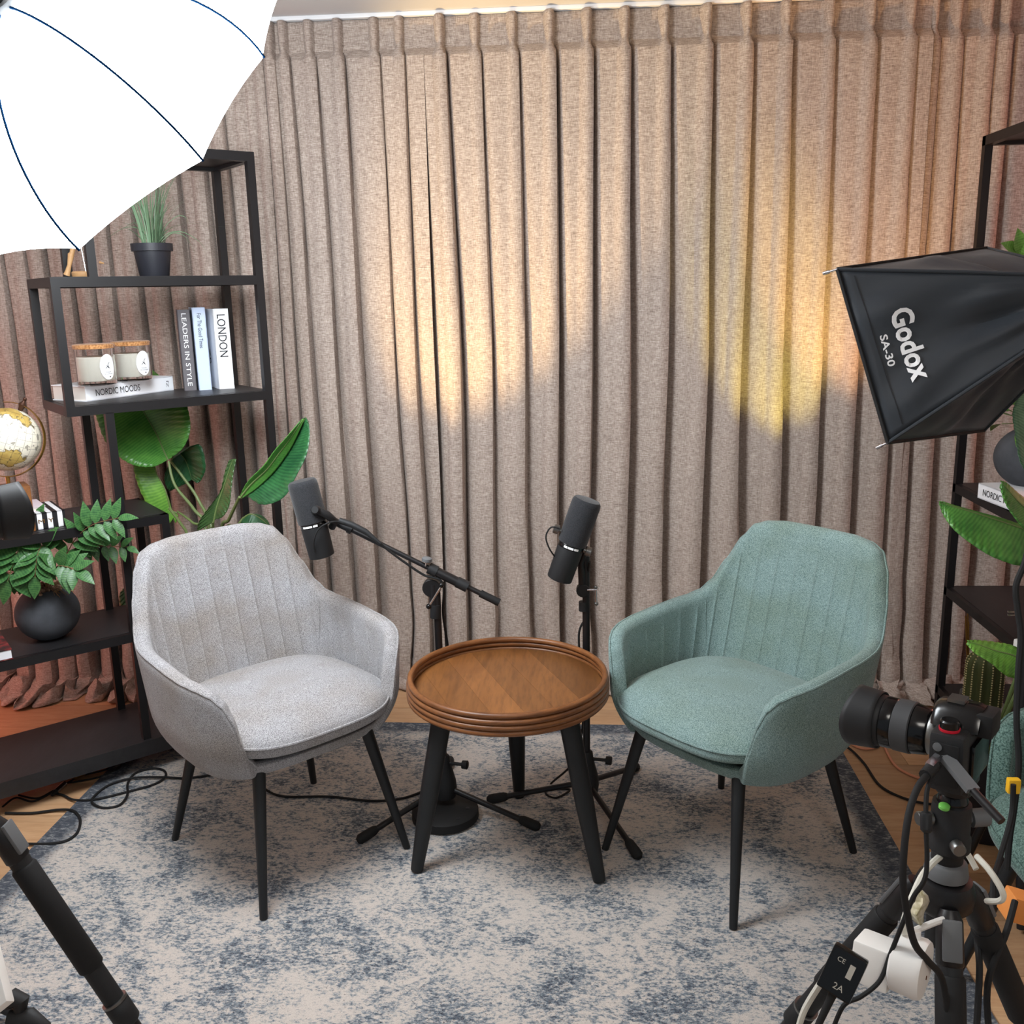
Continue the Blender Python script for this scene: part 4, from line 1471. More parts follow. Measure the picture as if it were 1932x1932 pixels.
# ------------------------------------------------------------------ pothos in round black pot on a book, right shelf
bk, kX, kY, kL = lying_book('white lying book NORDIC MOODS on right shelf under the black pot', at(1846, 918, 2.98), at(1955, 958, 2.66), .047, .19, PAPER, 'NORDIC MOODS', .22, .020, .10, (1, 0, 0))
zb_ = .842
for o in [bk]:
    p0 = fl(1846, 920, .842)
bkz = bk.location.z
bk.location.z = .842
pp = at(1946, 880, 2.95); pp.z = .889
pt = thing('potted_pothos', 'small pale green leafy plant in a round black pot on right shelf', 'plant', pp)
prof = [(PRAD*1.02*math.sin(PI*i/25), PRAD*.95*(1-math.cos(PI*i/25))) for i in range(4, 22)]
prof = [(0, prof[0][1])]+prof+[(prof[-1][0]*.9, prof[-1][1]-.01), (0, prof[-1][1]-.012)]
prof = [(r*1.15, (h-prof[0][1])*1.1) for r, h in prof]
MB().lathe(prof, pp, n=36, caps=False).build('pot', STONE, pt)
rp = random.Random(11)
for k in range(26):
    a = rp.uniform(0, 2*PI)
    el = rp.uniform(.1, 1.2)
    d = Vector((math.cos(a)*math.cos(el), math.sin(a)*math.cos(el), math.sin(el)))
    p0 = pp+Vector((0, 0, .16))
    p1 = p0+d*rp.uniform(.08, .17)+Vector((0, 0, -.02))
    MB().tube([p0, (p0+p1)/2+Vector((0, 0, .015)), p1], .0013, 5).build('stem', STEM, pt)
    o = link('leaf', leaflet_mesh(.062, .02, LEAF_P, .2), pt)
    dn = (d+Vector((0, 0, -.5))).normalized()
    up_ = (Vector((0, 0, 1))-FWD*.7); up_ = (up_-dn*dn.dot(up_)).normalized()
    o.matrix_local = Matrix.Translation(p1-pp) @ Matrix((dn, up_.cross(dn), up_)).transposed().to_4x4()
# taller sprig behind the softbox on the upper shelf
pq = Vector((1.40, 2.9, 1.562))
pt2 = thing('potted_sprig', 'small green sprig plant on right shelf above the black softbox', 'plant', pq)
MB().lathe([(0, 0), (.04, 0), (.055, .09), (.05, .09), (.045, .08), (0, .078)], pq, n=24, caps=False).build('pot', WHITE, pt2)
for (a, b, m_) in ((at(1925, 480, 2.9), at(1900, 462, 2.88), LEAF_P), (at(1925, 480, 2.9), at(1923, 425, 2.88), LEAF_P), (at(1930, 490, 2.9), at(1960, 450, 2.88), LEAF_P), (at(1930, 490, 2.9), at(1945, 420, 2.9), LEAF_P)):
    MB().tube([pq+Vector((0, 0, .08)), (pq+a)/2+Vector((0, 0, .05)), a], .0015, 6).build('stem', STEM, pt2)
    d = b-a
    L_ = d.length*1.1
    o = link('leaf', leaflet_mesh(.075, .023, m_, .1), pt2)
    dn = d.normalized()
    nn = (-FWD+Vector((0, 0, .3))); nn = (nn-dn*dn.dot(nn)).normalized()
    o.matrix_local = Matrix.Translation(a-pq) @ Matrix((dn, nn.cross(dn), nn)).transposed().to_4x4()

# ------------------------------------------------------------------ cactus and reed sticks by the right shelf
def cactus():
    # ribbed cactus with rows of pale dots, standing on the lowest shelf board
    c = at(1852, 1330, 2.86)
    zb = .122
    c = Vector((c.x, 2.86, zb))
    topz = at(1850, 1225, 2.86).z
    hgt = topz-zb
    r = .052
    t = thing('cactus', 'ribbed green cactus with rows of pale dots beside right shelf', 'plant', c)
    B = MB()
    rows = []
    for i in range(22):
        u = i/21
        rr = r*(1-.0*u)*math.sqrt(max(0, 1-max(0, (u-.72)/.28)**2.2))
        rows.append([c+Vector(((rr*(1+.07*math.cos(12*2*PI*k/72)))*math.cos(2*PI*k/72), (rr*(1+.07*math.cos(12*2*PI*k/72)))*math.sin(2*PI*k/72), .06+(hgt-.06)*u)) for k in range(72)])
    B.grid(rows, True)
    B.build('ribbed_stem', mat('cactus_green', lin(78, 86, 48), .6), t)
    D = MB()
    for k in range(12):
        a = 2*PI*k/12
        for i in range(2, 26):
            u = i/26
            rr = r*math.sqrt(max(0, 1-max(0, (u-.72)/.28)**2.2))*1.08
            D.ball(c+Vector((rr*math.cos(a), rr*math.sin(a), .06+(hgt-.06)*u)), .0026, 6, 4)
    o = D.build('spine_dots', mat('pale_spines', lin(226, 214, 160), .7), t)
    o['kind'] = 'stuff'
    MB().lathe([(0, 0), (.05, 0), (.064, .09), (.058, .09), (.054, .075), (0, .07)], c, n=28, caps=False).build('pot', WHITE, t)
cactus()
rs = thing('reed_diffuser', 'gold reed sticks rising behind the cactus at right shelf', 'ornament', (at(1835, 1250, 2.98).x, 2.98, .122))
b0 = Vector(rs.location)
MB().lathe([(0, 0), (.028, 0), (.030, .004), (.030, .075), (.014, .09), (.013, .115), (.010, .115), (.010, .02), (0, .018)], b0, n=24, caps=False).build('bottle', GREYPL, rs)
for tp in ((1822, 1162), (1826, 1158), (1827, 1173), (1823, 1178)):
    MB().tube([b0+Vector((0, 0, .03)), at(tp[0], tp[1], 2.97)], .0022, 6).build('reed', GOLD, rs)

# ------------------------------------------------------------------ left octagonal softbox (white, lit)
def umbrella():
    dep, al, be, ro, R, D, c = 1.6, .90936714, .88980692, 1.25644162, .33320676, .25361022, 1.0
    hub = EYE+ray(10, 15)*dep
    a = (RIGHT*math.cos(al)-UP*math.sin(al))*math.cos(be)+FWD*math.sin(be)
    a.normalize()
    e1 = a.cross(FWD).normalized(); e2 = a.cross(e1)
    t = thing('umbrella_softbox', 'glowing white octagonal umbrella softbox at top left', 'studio light', hub)
    m = bpy.data.materials.new('lit_white_diffuser')
    m.use_nodes = True
    nt = m.node_tree
    nt.nodes.clear()
    out = nt.nodes.new('ShaderNodeOutputMaterial')
    em = nt.nodes.new('ShaderNodeEmission')
    em.inputs[0].default_value = (.90, .955, 1.0, 1)
    em.inputs[1].default_value = UMBRELLA_STRENGTH
    nt.links.new(em.outputs[0], out.inputs[0])
    n_r, n_t = 16, 12
    def rib(k, u, lift=0.):
        g = ro+k*PI/4
        th = u*PI/2
        p = hub+(e1*math.cos(g)+e2*math.sin(g))*((R+lift)*math.sin(th))+a*(D*(1-math.cos(th))-lift*math.cos(th))
        if k % 8 == 6:                      # this rib is bent outwards by the tight cloth
            p = p+(RIGHT*112+UP*71)*(1.85/FPX*u*u)
        return p
    # eight gores; between the ribs the cloth is stretched flat and its hem is scalloped inwards
    for k in range(8):
        g0, g1 = k, k+1
        rows = []
        for i in range(n_r+1):
            u = .06+.94*i/n_r
            A, B_ = rib(g0, u), rib(g1, u)
            r = []
            for j in range(n_t+1):
                v = j/n_t
                p = A.lerp(B_, v)
                s_ = 4*v*(1-v)
                mid = hub+a*(p-hub).dot(a)
                p = p+(p-mid)*(.02*s_*(1-u))
                p = p-a*(.006*s_*u**4)-(p-mid)*(.012*s_*u**5)
                r.append(p)
            rows.append(r)
        B = MB(); B.grid(rows)
        B.build('panel', m, t)
        MB().tube([rib(g0, .05+.95*i/20, .0045) for i in range(21)], .0021, 8).build('rib', RIBM, t)
    MB().lathe([(.028, -.012), (.030, -.008), (.030, .02), (.020, .03)], hub, a, 20).build('hub', GREYPL, t)
    MB().tube([hub+a*.01, hub-a*.16], .010, 10).build('shaft', BLK, t)
    # stand pole running down out of frame at the left
    return t, hub, a
RIBM = mat('blue_fibre_rib', (.004, .022, .065, 1), .9, spec=0.)
ub, uhub, uax = umbrella()
lp = uhub-uax*.17
us = thing('light_stand', 'black light stand outside left edge carrying the white softbox', 'stand', (lp.x-.45, lp.y, 0))
MB().tube([(lp.x-.45, lp.y, .02), (lp.x-.45, lp.y, lp.z), (lp.x-.01, lp.y, lp.z+.02)], .012, 12).build('pole', BLK, us)
MB().box((lp.x-.01, lp.y, lp.z+.02), (.10, .10, .12), None, .01).build('lamp_head', BLKMAT, us)
for k in range(3):
    a = 2.4+2*PI*k/3
    MB().tube([(lp.x-.45, lp.y, .25), (lp.x-.45+.28*math.cos(a), lp.y+.28*math.sin(a), .012)], .009, 10).build('leg', BLK, us)

# ------------------------------------------------------------------ right black softbox
def softbox():
    A, Bc = ax(1580, 508, 2.05), ax(1675, 835, 2.05)
    Cc, Dc = ax(1857, 812, 2.38), ax(1862, 468, 2.38)
    apex = ax(2075, 545, 1.98)
    t = thing('softbox', 'black square studio softbox with white lettering at right, pointing left', 'studio light', (apex.x, apex.y, 0))
    ctr = (A+Bc+Cc+Dc)/4
    adir = (apex-ctr).normalized()
    e1 = (A-Bc).normalized()
    e2 = adir.cross(e1).normalized()
    e1 = e2.cross(adir).normalized()
    ring = []
    rc = .045
    corners = [A, Bc, Cc, Dc]
    def panel(p, q_, rp, rq, name, sag, seed, n=22):
        rows = []
        for i in range(n+1):
            u = i/n
            a_, b_ = p.lerp(rp, u), q_.lerp(rq, u)
            r = []
            for j in range(n+1):
                v = j/n
                x = a_.lerp(b_, v)
                s_ = math.sin(PI*v)*math.sin(PI*min(1, u*1.0))
                nz = noise.noise(Vector((u*4+seed, v*5, seed)))
                nz2 = noise.noise(Vector((u*2.0+v*5, v*1.5-u*2, seed+3)))
                out = (x-(ctr.lerp(apex, u))).normalized()
                edge = math.sin(PI*v)**.5*min(1, u*6)
                r.append(x-out*(sag*s_)+out*(.018*nz+.026*nz2)*edge)
            rows.append(r)
        B = MB(); B.grid(rows)
        o = B.build(name, BLKCLOTH, t)
        o.modifiers.new('thickness', 'SOLIDIFY').thickness = .0025
        return o
    ringp = []
    for cpt in corners:
        d = cpt-ctr
        d = d-adir*d.dot(adir)
        ringp.append(apex+d.normalized()*rc)
    side = None
    for k in range(4):
        o = panel(corners[k], corners[(k+1) % 4], ringp[k], ringp[(k+1) % 4], 'cloth_side', .018, k*7+1)
        if k == 0:
            side = o
        MB().tube([corners[k], corners[k].lerp(ringp[k], .5)+(corners[k]-ctr).normalized()*.004, ringp[k]], .004, 8).build('rod', BLKCLOTH, t)
        c, cn = corners[k], corners[(k+1) % 4]
        MB().tube([c, c.lerp(cn, .5), cn], .0045, 8).build('rim_binding', BLKRUB, t)
    # steel rod tips poking out at the two near corners
    for c, q_ in ((A, (1553, 516)), (Bc, (1654, 845))):
        e = ax(q_[0], q_[1], 2.07)
        MB().tube([c, c.lerp(e, .55), c.lerp(e, .56), e], [.0022, .0022, .0038, .0038], 10).build('rod_tip', CHROME, t)
    # front diffuser
    inn = [c.lerp(ctr, .14)+adir*.01 for c in corners]
    dm = mat('softbox_diffuser', lin(240, 240, 240), .8, emit=(1, .97, .93, 1), strength=SOFTBOX_STRENGTH)
    MB().add(inn, [(0, 1, 2, 3)]).build('diffuser', dm, t, False)
    MB().lathe([(rc, -.01), (rc, .03), (.05, .035), (.05, .18), (.03, .19)], apex, adir, 24).build('lamp_head', BLKMAT, t)
    # lettering on the near side
    def on(px, py):            # point on the plane of the near panel
        n = (Bc-A).cross(ringp[0]-A).normalized()
        r = ray(px, py)
        return EYE+r*((A-EYE).dot(n)/r.dot(n))
    nrm = (Bc-A).cross(ringp[0]-A).normalized()
    if nrm.dot(EYE-A) < 0:
        nrm = -nrm
    p0, p1, p2 = on(1676, 590), on(1719, 720), on(1722, 575)
    xd = (p1-p0)
    wdt = xd.length
    xd.normalize()
    yd = nrm.cross(xd)
    def onsurf(o, lift=.004):
        # drape the letters on the wrinkled cloth
        dg = bpy.context.evaluated_depsgraph_get()
        loc_off = world_loc(side)
        for v in o.data.vertices:
            wpt = v.co+world_loc(o)-loc_off
            hit, l, n_, i_ = side.ray_cast(wpt+nrm*.1, -nrm)
            if hit:
                v.co = l+loc_off-world_loc(o)+nrm*lift
    bpy.context.view_layer.update()
    o = text('Godox', WHITEINK, t, p0+nrm*.004, xd, yd, width=wdt*1.02, height=.048, bold=.03, name='logo_lettering')
    onsurf(o)
    q0, q1 = on(1659, 634), on(1675, 690)
    xd2 = (q1-q0); w2 = xd2.length
    o = text('SA-30', WHITEINK, t, q0+nrm*.004, xd2.normalized(), nrm.cross(xd2.normalized()), width=w2*1.05, height=.0165, bold=.02, name='model_lettering')
    onsurf(o)
    # stitched seam parallel to the rim
    sA, sB = on(1612, 520), on(1702, 800)
    B = MB()
    pts = [sA.lerp(sB, i/24) for i in range(25)]
    for i, p in enumerate(pts):
        hit, l, n_, i_ = side.ray_cast(p-world_loc(side)+nrm*.1, -nrm)
        if hit:
            pts[i] = l+world_loc(side)+nrm*.001
    B.tube(pts, .0010, 5)
    B.build('seam', INK, t)
    return t, apex, adir
sbx, apex, sdir = softbox()
# its stand at the right edge
pst = ax(1934, 1300, 2.22)
ls = thing('light_stand', 'black light stand pole at right edge wrapped in hanging cables', 'stand', (pst.x, pst.y, 0))
MB().tube([(pst.x, pst.y, .02), (pst.x, pst.y, .95)], .0145, 14).build('pole', BLK, ls)
MB().tube([(pst.x, pst.y, .9), (pst.x, pst.y, 1.42), apex+sdir*.1], [.011, .011, .010], 14).build('pole', BLK, ls)
MB().tube([(pst.x, pst.y, .87), (pst.x, pst.y, .94)], .022, 14).build('collar', BLKMAT, ls)
MB().tube([(pst.x, pst.y, .40), (pst.x, pst.y, .46)], .024, 14).build('collar', BLKMAT, ls)
for k in range(3):
    a = .5+2*PI*k/3
    MB().tube([(pst.x, pst.y, .42), (pst.x+.11*math.cos(a), pst.y+.11*math.sin(a), .014)], .010, 10).build('leg', BLK, ls)

# ------------------------------------------------------------------ video cameras
FOCUS = mat('dark_grey_rubber', lin(58, 59, 61), .6)
SILVER = mat('silver_grey_shell', lin(140, 144, 150), .35, .3)
def video_camera(label, mount, fwd, scale=1.0, roll=0.):
    mount = Vector(mount)
    F = Vector(fwd).normalized()
    Rr = F.cross(Vector((0, 0, 1))).normalized()
    U = Rr.cross(F)
    t = thing('camera', label, 'camera', mount)
    def W(r, f, u):
        return mount+(Rr*r+F*f+U*u)*scale
    Rm = Matrix((Rr, F, U)).transposed()
    S = scale
    BODY = BLKMAT
    B = MB().box(W(0, -.030, -.012), (.128*S, .046*S, .084*S), Rm, .008*S); 
    B.build('body', BODY, t)
    MB().box(W(.052, -.012, -.012), (.028*S, .05*S, .080*S), Rm, .010*S).build('hand_grip', BLKRUB, t)
    # viewfinder hump with eyecup
    B = MB()
    pr = [(-.034, .026), (-.024, .046), (-.012, .055), (.012, .055), (.024, .046), (.034, .026)]
    rows = []
    for f_, sc_ in ((.002, .80), (-.004, .95), (-.02, 1.0), (-.052, 1.0), (-.06, .92)):
        rows.append([W(x*sc_, f_, .026+(z-.026)*sc_) for x, z in pr])
    B.grid(rows)
    B.add([W(x*.8, .002, .026+(z-.026)*.8) for x, z in pr], [(5, 4, 3, 2, 1, 0)])
    B.add([W(x*.92, -.06, .026+(z-.026)*.92) for x, z in pr], [(0, 1, 2, 3, 4, 5)])
    B.build('viewfinder_hump', BLKGLOSS, t)
    MB().box(W(0, -.064, .034), (.044*S, .024*S, .034*S), Rm, .006*S).build('eyecup', BLKRUB, t)
    MB().box(W(0, -.025, .058), (.022*S, .022*S, .005*S), Rm).build('hot_shoe', STEEL, t)
    # dials
    d = MB().lathe([(.013*S, 0), (.0135*S, .002*S), (.0135*S, .004*S)], W(-.045, -.028, .030), U, 20).build('dial_ring', RED, t)
    MB().lathe([(.0125*S, .004*S), (.0125*S, .013*S), (.0105*S, .015*S)], W(-.045, -.028, .030), U, 20).build('mode_dial', BLKGLOSS, t)
    MB().lathe([(.010*S, 0), (.0105*S, .008*S), (.009*S, .010*S)], W(.042, -.026, .030), U, 18).build('control_dial', STEEL, t)
    MB().lathe([(.008*S, 0), (.008*S, .006*S), (.006*S, .008*S)], W(.060, -.014, .030), U, 18).build('shutter_button', CHROME, t)
    MB().ball(W(.050, -.046, .032), .0022*S, 8, 6).build('record_light', REDLED, t)
    MB().box(W(.0, -.056, -.018), (.075*S, .006*S, .055*S), Rm, .002*S).build('rear_screen', BLKGLOSS, t)
    MB().box(W(-.0655, -.030, -.012), (.003*S, .034*S, .06*S), Rm, .001*S).build('port_cover', BLKRUB, t)
    MB().lathe([(.006*S, 0), (.006*S, .002*S), (.003*S, .0025*S)], W(-.066, -.020, .012), -Rr, 14).build('side_button', GREYPL, t)
    # lens
    def ring(name, f0, f1, r0, r1, m, n=36):
        e = .0015
        return MB().lathe([(r0*S*.96, f0*S), (r0*S, (f0+e)*S), (r1*S, (f1-e)*S), (r1*S*.96, f1*S)], mount, F, n).build(name, m, t)
    ring('lens_mount', -.006, .008, .031, .031, STEEL)
    ring('lens_barrel', .008, .030, .033, .036, BLKGLOSS)
    ring('focus_ring', .030, .055, .0375, .0375, FOCUS)
    ring('lens_barrel', .055, .072, .0365, .0372, BLKGLOSS)
    ring('lens_barrel', .072, .080, .0372, .038, BLKMAT)
    # petal hood
    rows = []
    N = 48
    for i in range(7):
        u = i/6
        r = []
        for k in range(N):
            a = 2*PI*k/N
            ln = .078+(.040+.005*math.cos(2*a))*u
            rr = (.0395+.0035*u)*S
            r.append(mount+F*(ln*S)+(Rr*math.cos(a)+U*math.sin(a))*rr)
        rows.append(r)
    B = MB(); B.grid(rows, True)
    o = B.build('lens_hood', BLKMAT, t)
    o.modifiers.new('thickness', 'SOLIDIFY').thickness = .002
    MB().lathe([(.034*S, .074*S), (.030*S, .084*S), (.015*S, .088*S), (.001, .089*S)], mount, F, 32, caps=False).build('front_glass', mat('lens_glass', lin(18, 20, 30), .05), t)
    # quick release plate under the body
    MB().box(W(-.005, -.028, -.060), (.06*S, .05*S, .012*S), Rm, .002*S).build('mounting_plate', BLK, t)
    return t, W, Rm

def tripod(label, head_top, legs, hub_z, foot_r, lock_gray=True, head=True, group=None):
    """head_top: world point under the camera plate; legs: azimuths"""
    c = Vector(head_top)
    t = thing('tripod', label, 'tripod', (c.x, c.y, 0))
    top = c.z
    if head:
        MB().lathe([(.010, 0), (.024, -.002), (.024, -.010), (.016, -.012), (.014, -.018)], c, n=24).build('head_clamp', BLK, t)
        MB().ball((c.x, c.y, top-.026), .021, 24, 14).build('ball', BLKGLOSS, t)
        MB().lathe([(.020, -.026), (.0255, -.028), (.0265, -.036), (.0265, -.076), (.029, -.080), (.029, -.098), (.025, -.102)], c, n=32).build('head_housing', BLKMAT, t)
        for dx, dy, r, L, m in ((-1, -.15, .010, .028, STEEL), (1, .1, .013, .034, GREYPL), (-.05, -1, .0095, .020, STEEL)):
            zc = {(-1): -.053, 1: -.056}.get(dx, -.080)
            MB().lathe([(r*.55, .020), (r*.55, .028), (r, .029), (r, .028+L*.7), (r*.85, .030+L*.7)], (c.x, c.y, top+zc), (dx, dy, .05), 18).build('head_knob', m, t)
        MB().lathe([(.0075, 0), (.0075, .004), (.005, .006)], (c.x-.018, c.y-.018, top-.027), (0, -.2, 1), 16).build('bubble_level', GREEN_GLOW, t)
        MB().lathe([(.024, -.102), (.0215, -.106), (.0205, -.16), (.0205, hub_z-top-.10)], c, n=28).build('centre_column', BLKMAT, t)
    # canopy
    hz = hub_z
    MB().lathe([(.0225, .034), (.0275, .030), (.0300, .016), (.0300, .010), (.0225, .006)], (c.x, c.y, hz), n=32).build('locking_collar', GREYPL, t)
    MB().lathe([(.024, .008), (.036, .004), (.042, -.012), (.040, -.034), (.028, -.048), (.012, -.05)], (c.x, c.y, hz), n=32).build('canopy', BLK, t)
    for az in legs:
        d = Vector((math.cos(az), math.sin(az), 0))
        a = Vector((c.x, c.y, hz-.02))+d*.040
        f = Vector((c.x, c.y, .012))+d*foot_r
        v = f-a
        def P(u):
            return a+v*u
        lg = MB().tube([P(.06), P(.50)], .0165, 20).build('leg', BLKMAT, t)
        MB().tube([P(0), P(.02), P(.10), P(.105)], [.012, .018, .019, .016], 18).build('leg_joint', BLK, lg)
        MB().tube([P(.12), P(.125), P(.395), P(.40)], [.0175, .020, .0205, .0175], 20).build('foam_grip', BLKRUB, lg)
        MB().tube([P(.495), P(.50), P(.55), P(.555)], [.0175, .0205, .0205, .0175], 20).build('leg_lock', BLKMAT, lg)
        MB().tube([P(.490), P(.496)], .0208, 20).build('lock_ring', STEEL, lg)
        MB().tube([P(.55), P(.80)], .0135, 18).build('leg_section', BLK, lg)
        MB().tube([P(.78), P(.80), P(.84)], [.0145, .0165, .0160], 18).build('leg_lock', BLKMAT, lg)
        MB().tube([P(.84), P(.97)], .0110, 16).build('leg_section', BLK, lg)
        MB().tube([P(.96), P(1.0)], [.014, .012], 14).build('rubber_foot', BLKRUB, lg)
        # angle catch on the leg's outer face
        n_ = Vector((0, 0, 1)).cross(d)
        out = v.normalized().cross(n_).normalized()
        if out.dot(d) < 0:
            out = -out
        R3 = Matrix((n_, v.normalized(), n_.cross(v.normalized()))).transposed()
        MB().box(P(.055)+out*.017, (.026, .055, .007), R3, .003).build('angle_catch', GREYPL, lg)
    return t
CAM_MOUNT = ax(1768, 1384, 1.34)
video_camera('black mirrorless camera with long lens on tripod, lower right', CAM_MOUNT, (-.80, .59, -.03))
tp = CAM_MOUNT+Vector((.80, -.59, 0)).normalized()*.028
tp.z = CAM_MOUNT.z-.068
TRIPOD_R = tripod('black camera tripod with ball head at lower right, wrapped in cables', tp, [math.radians(k) for k in (140, 260, 20)], .66, .36)
# flat pan bar on the right tripod
B = MB(); B.bar(ax(1784, 1428, 1.27), ax(1836, 1492, 1.22), .018, .007, (0, 0, 1))
B.build('pan_bar', GREYPL, TRIPOD_R, False)
MB().tube([ax(1836, 1492, 1.22), ax(1890, 1550, 1.18)], .0055, 12).build('pan_handle', BLK, TRIPOD_R)

CAM2 = ax(-114, 985, 1.42)
video_camera('black camera at left edge showing only its lens hood', CAM2, (.80, .60, .02))
tp2 = CAM2+Vector((-.88, -.47, 0)).normalized()*.028
tp2.z = CAM2.z-.068
tripod('black tripod whose foam-gripped leg crosses the lower left corner', tp2, [math.radians(k) for k in (3, 140, 235)], .715, .36)

# ------------------------------------------------------------------ cables and chargers at the right tripod
def cable(label, pts, r, m, name='cable', cat='cable', group=None, n=8):
    o = MB().tube(cr(pts, 8), r, n).build(name, m)
    return tag(recenter(o), label, cat, group)
D = 1.24
vc = thing('video_cable', 'thick black video cable looping down from the lower right camera', 'cable', ax(1760, 1450, D+.02))
MB().tube(cr([ax(1762, 1452, D+.02), ax(1735, 1480, D-.02), ax(1716, 1530, D-.04), ax(1706, 1600, D-.05), ax(1704, 1670, D-.05), ax(1716, 1745, D-.04), ax(1728, 1785, D-.03), ax(1750, 1812, D), ax(1778, 1850, D+.05), ax(1790, 1940, D+.06)], 8), .0046, 10).build('cord', BLKRUB, vc)
MB().tube([ax(1745, 1463, D), ax(1762, 1443, D+.02)], [.008, .008], 10).build('plug', BLKMAT, vc)
MB().tube([ax(1752, 1448, D+.01), ax(1770, 1430, D+.03)], [.0075, .0075], 4).build('plug_shell', CHROME, vc)
pc = thing('power_cable', 'thin black power cable with a ferrite bead beside right tripod head', 'cable', ax(1750, 1540, D))
MB().tube(cr([ax(1772, 1445, D+.03), ax(1756, 1472, D), ax(1748, 1500, D-.01), ax(1747, 1560, D-.02), ax(1749, 1620, D-.02), ax(1744, 1660, D-.02), ax(1722, 1695, D-.01), ax(1700, 1750, D), ax(1680, 1800, D+.01), ax(1660, 1850, D+.01), ax(1625, 1880, D+.01), ax(1592, 1897, D+.02), ax(1570, 1945, D+.03)], 8), .0030, 8).build('cord', BLKRUB, pc)
MB().tube([ax(1747, 1532, D-.015), ax(1747, 1536, D-.015), ax(1748, 1566, D-.02), ax(1748, 1570, D-.02)], [.005, .0075, .0075, .005], 14).build('ferrite_bead', BLKMAT, pc)
cable('white cable draped behind the right tripod column', [ax(1842, 1640, 1.40), ax(1815, 1600, 1.42), ax(1780, 1612, 1.36), ax(1745, 1645, 1.30), ax(1722, 1690, 1.27), ax(1705, 1740, 1.26), ax(1706, 1762, 1.26)], .0045, WHITECABLE)
cable('cream cable curving around right side of the tripod column', [ax(1842, 1615, 1.30), ax(1865, 1640, 1.28), ax(1885, 1670, 1.27), ax(1893, 1690, 1.27), ax(1885, 1700, 1.28), ax(1862, 1700, 1.32)], .0042, WHITECABLE)
cable('white cable lying along the left leg of the right tripod', [ax(1505, 1945, 1.30), ax(1518, 1905, 1.29), ax(1545, 1860, 1.28), ax(1560, 1840, 1.28)], .0045, WHITECABLE)
def plugs():
    # white travel adapter: square block with a round socket face
    c = ax(1720, 1822, 1.26)
    t = thing('plug_adapter', 'white plug adapter hanging in front of the tripod legs', 'adapter', c)
    A_ = (RIGHT*.78+UP*-.12-FWD*.60).normalized()
    U_ = (UP-A_*UP.dot(A_)).normalized()
    S_ = A_.cross(U_)
    Rm = Matrix((A_, U_, S_)).transposed()
    MB().lathe([(.035, -.022), (.0385, -.019), (.0395, .012), (.037, .0175), (.001, .0180)], c, A_, 40).build('round_plug', WHITE, t)
    B = MB()
    for k in (-.4, .4):
        B.box(c+A_*.0184+U_*.014*k*2-S_*.006, (.001, .005, .0022), Rm)
    B.build('plug_screw', mat('rust_mark', lin(96, 60, 40), .8), t, False)
    MB().box(c-A_*.046-U_*.012, (.050, .056, .050), Rm, .004).build('adapter_block', WHITE, t)
    MB().tube([c+U_*.030, c+U_*.048], [.008, .006], 12).build('cable_collar', WHITE, t)
    return t
plugs()
cable('short white cable running from the plug adapter behind the tripod leg', [ax(1716, 1760, 1.27), ax(1735, 1752, 1.30), ax(1765, 1740, 1.32), ax(1800, 1728, 1.34)], .0045, WHITE)
tpv = MB(); rows = []
for i in range(7):
    cx_, cy_ = 1735+6*math.sin(i*1.1), 1682+10*i
    hw = 13*math.sin(PI*(i+.6)/7.4)
    rows.append([ax(cx_-hw, cy_, 1.31+.004*math.sin(i*2)), ax(cx_, cy_+3, 1.30+.006*math.sin(i*3)), ax(cx_+hw, cy_-2, 1.31)])
tpv.grid(rows)
tpo = tpv.build('tape_scrap', fabric('beige_masking_tape', lin(214, 206, 180), lin(150, 140, 104), 60))
tpo.modifiers.new('thickness', 'SOLIDIFY').thickness = .002
tag(recenter(tpo), 'crumpled beige tape stuck beside the left leg joint of the right tripod', 'tape')
def dummy():
    c = ax(1590, 1835, 1.22)
    t = thing('power_bank', 'black battery adapter box with small label strapped to the tripod leg', 'battery', c)
    A_ = (RIGHT*.42+UP*.90).normalized()
    N_ = (-FWD*.80+UP*.35-RIGHT*.3); N_ = (N_-A_*N_.dot(A_)).normalized()
    S_ = N_.cross(A_)
    Rm = Matrix((S_, A_, N_)).transposed()
    MB().box(c, (.044, .058, .022), Rm, .003).build('case', BLKGLOSS, t)
    o = c+N_*.0112
    GR = mat('grey_print', lin(170, 165, 155), .6)
    MB().box(o+A_*.008-S_*.008, (.007, .018, .0006), Rm).build('label_panel', GR, t, False)
    text('2A', GR, t, o-A_*.020+S_*.004, -S_, A_, height=.008, extr=.0004, name='label_text')
    text('CE', GR, t, o+A_*.013+S_*.012, -S_, A_, height=.006, extr=.0004, name='label_text')
    MB().tube([c-A_*.024, c-A_*.045, c-A_*.085], [.006, .005, .004], 12).build('cord_end', BLKRUB, t)
dummy()
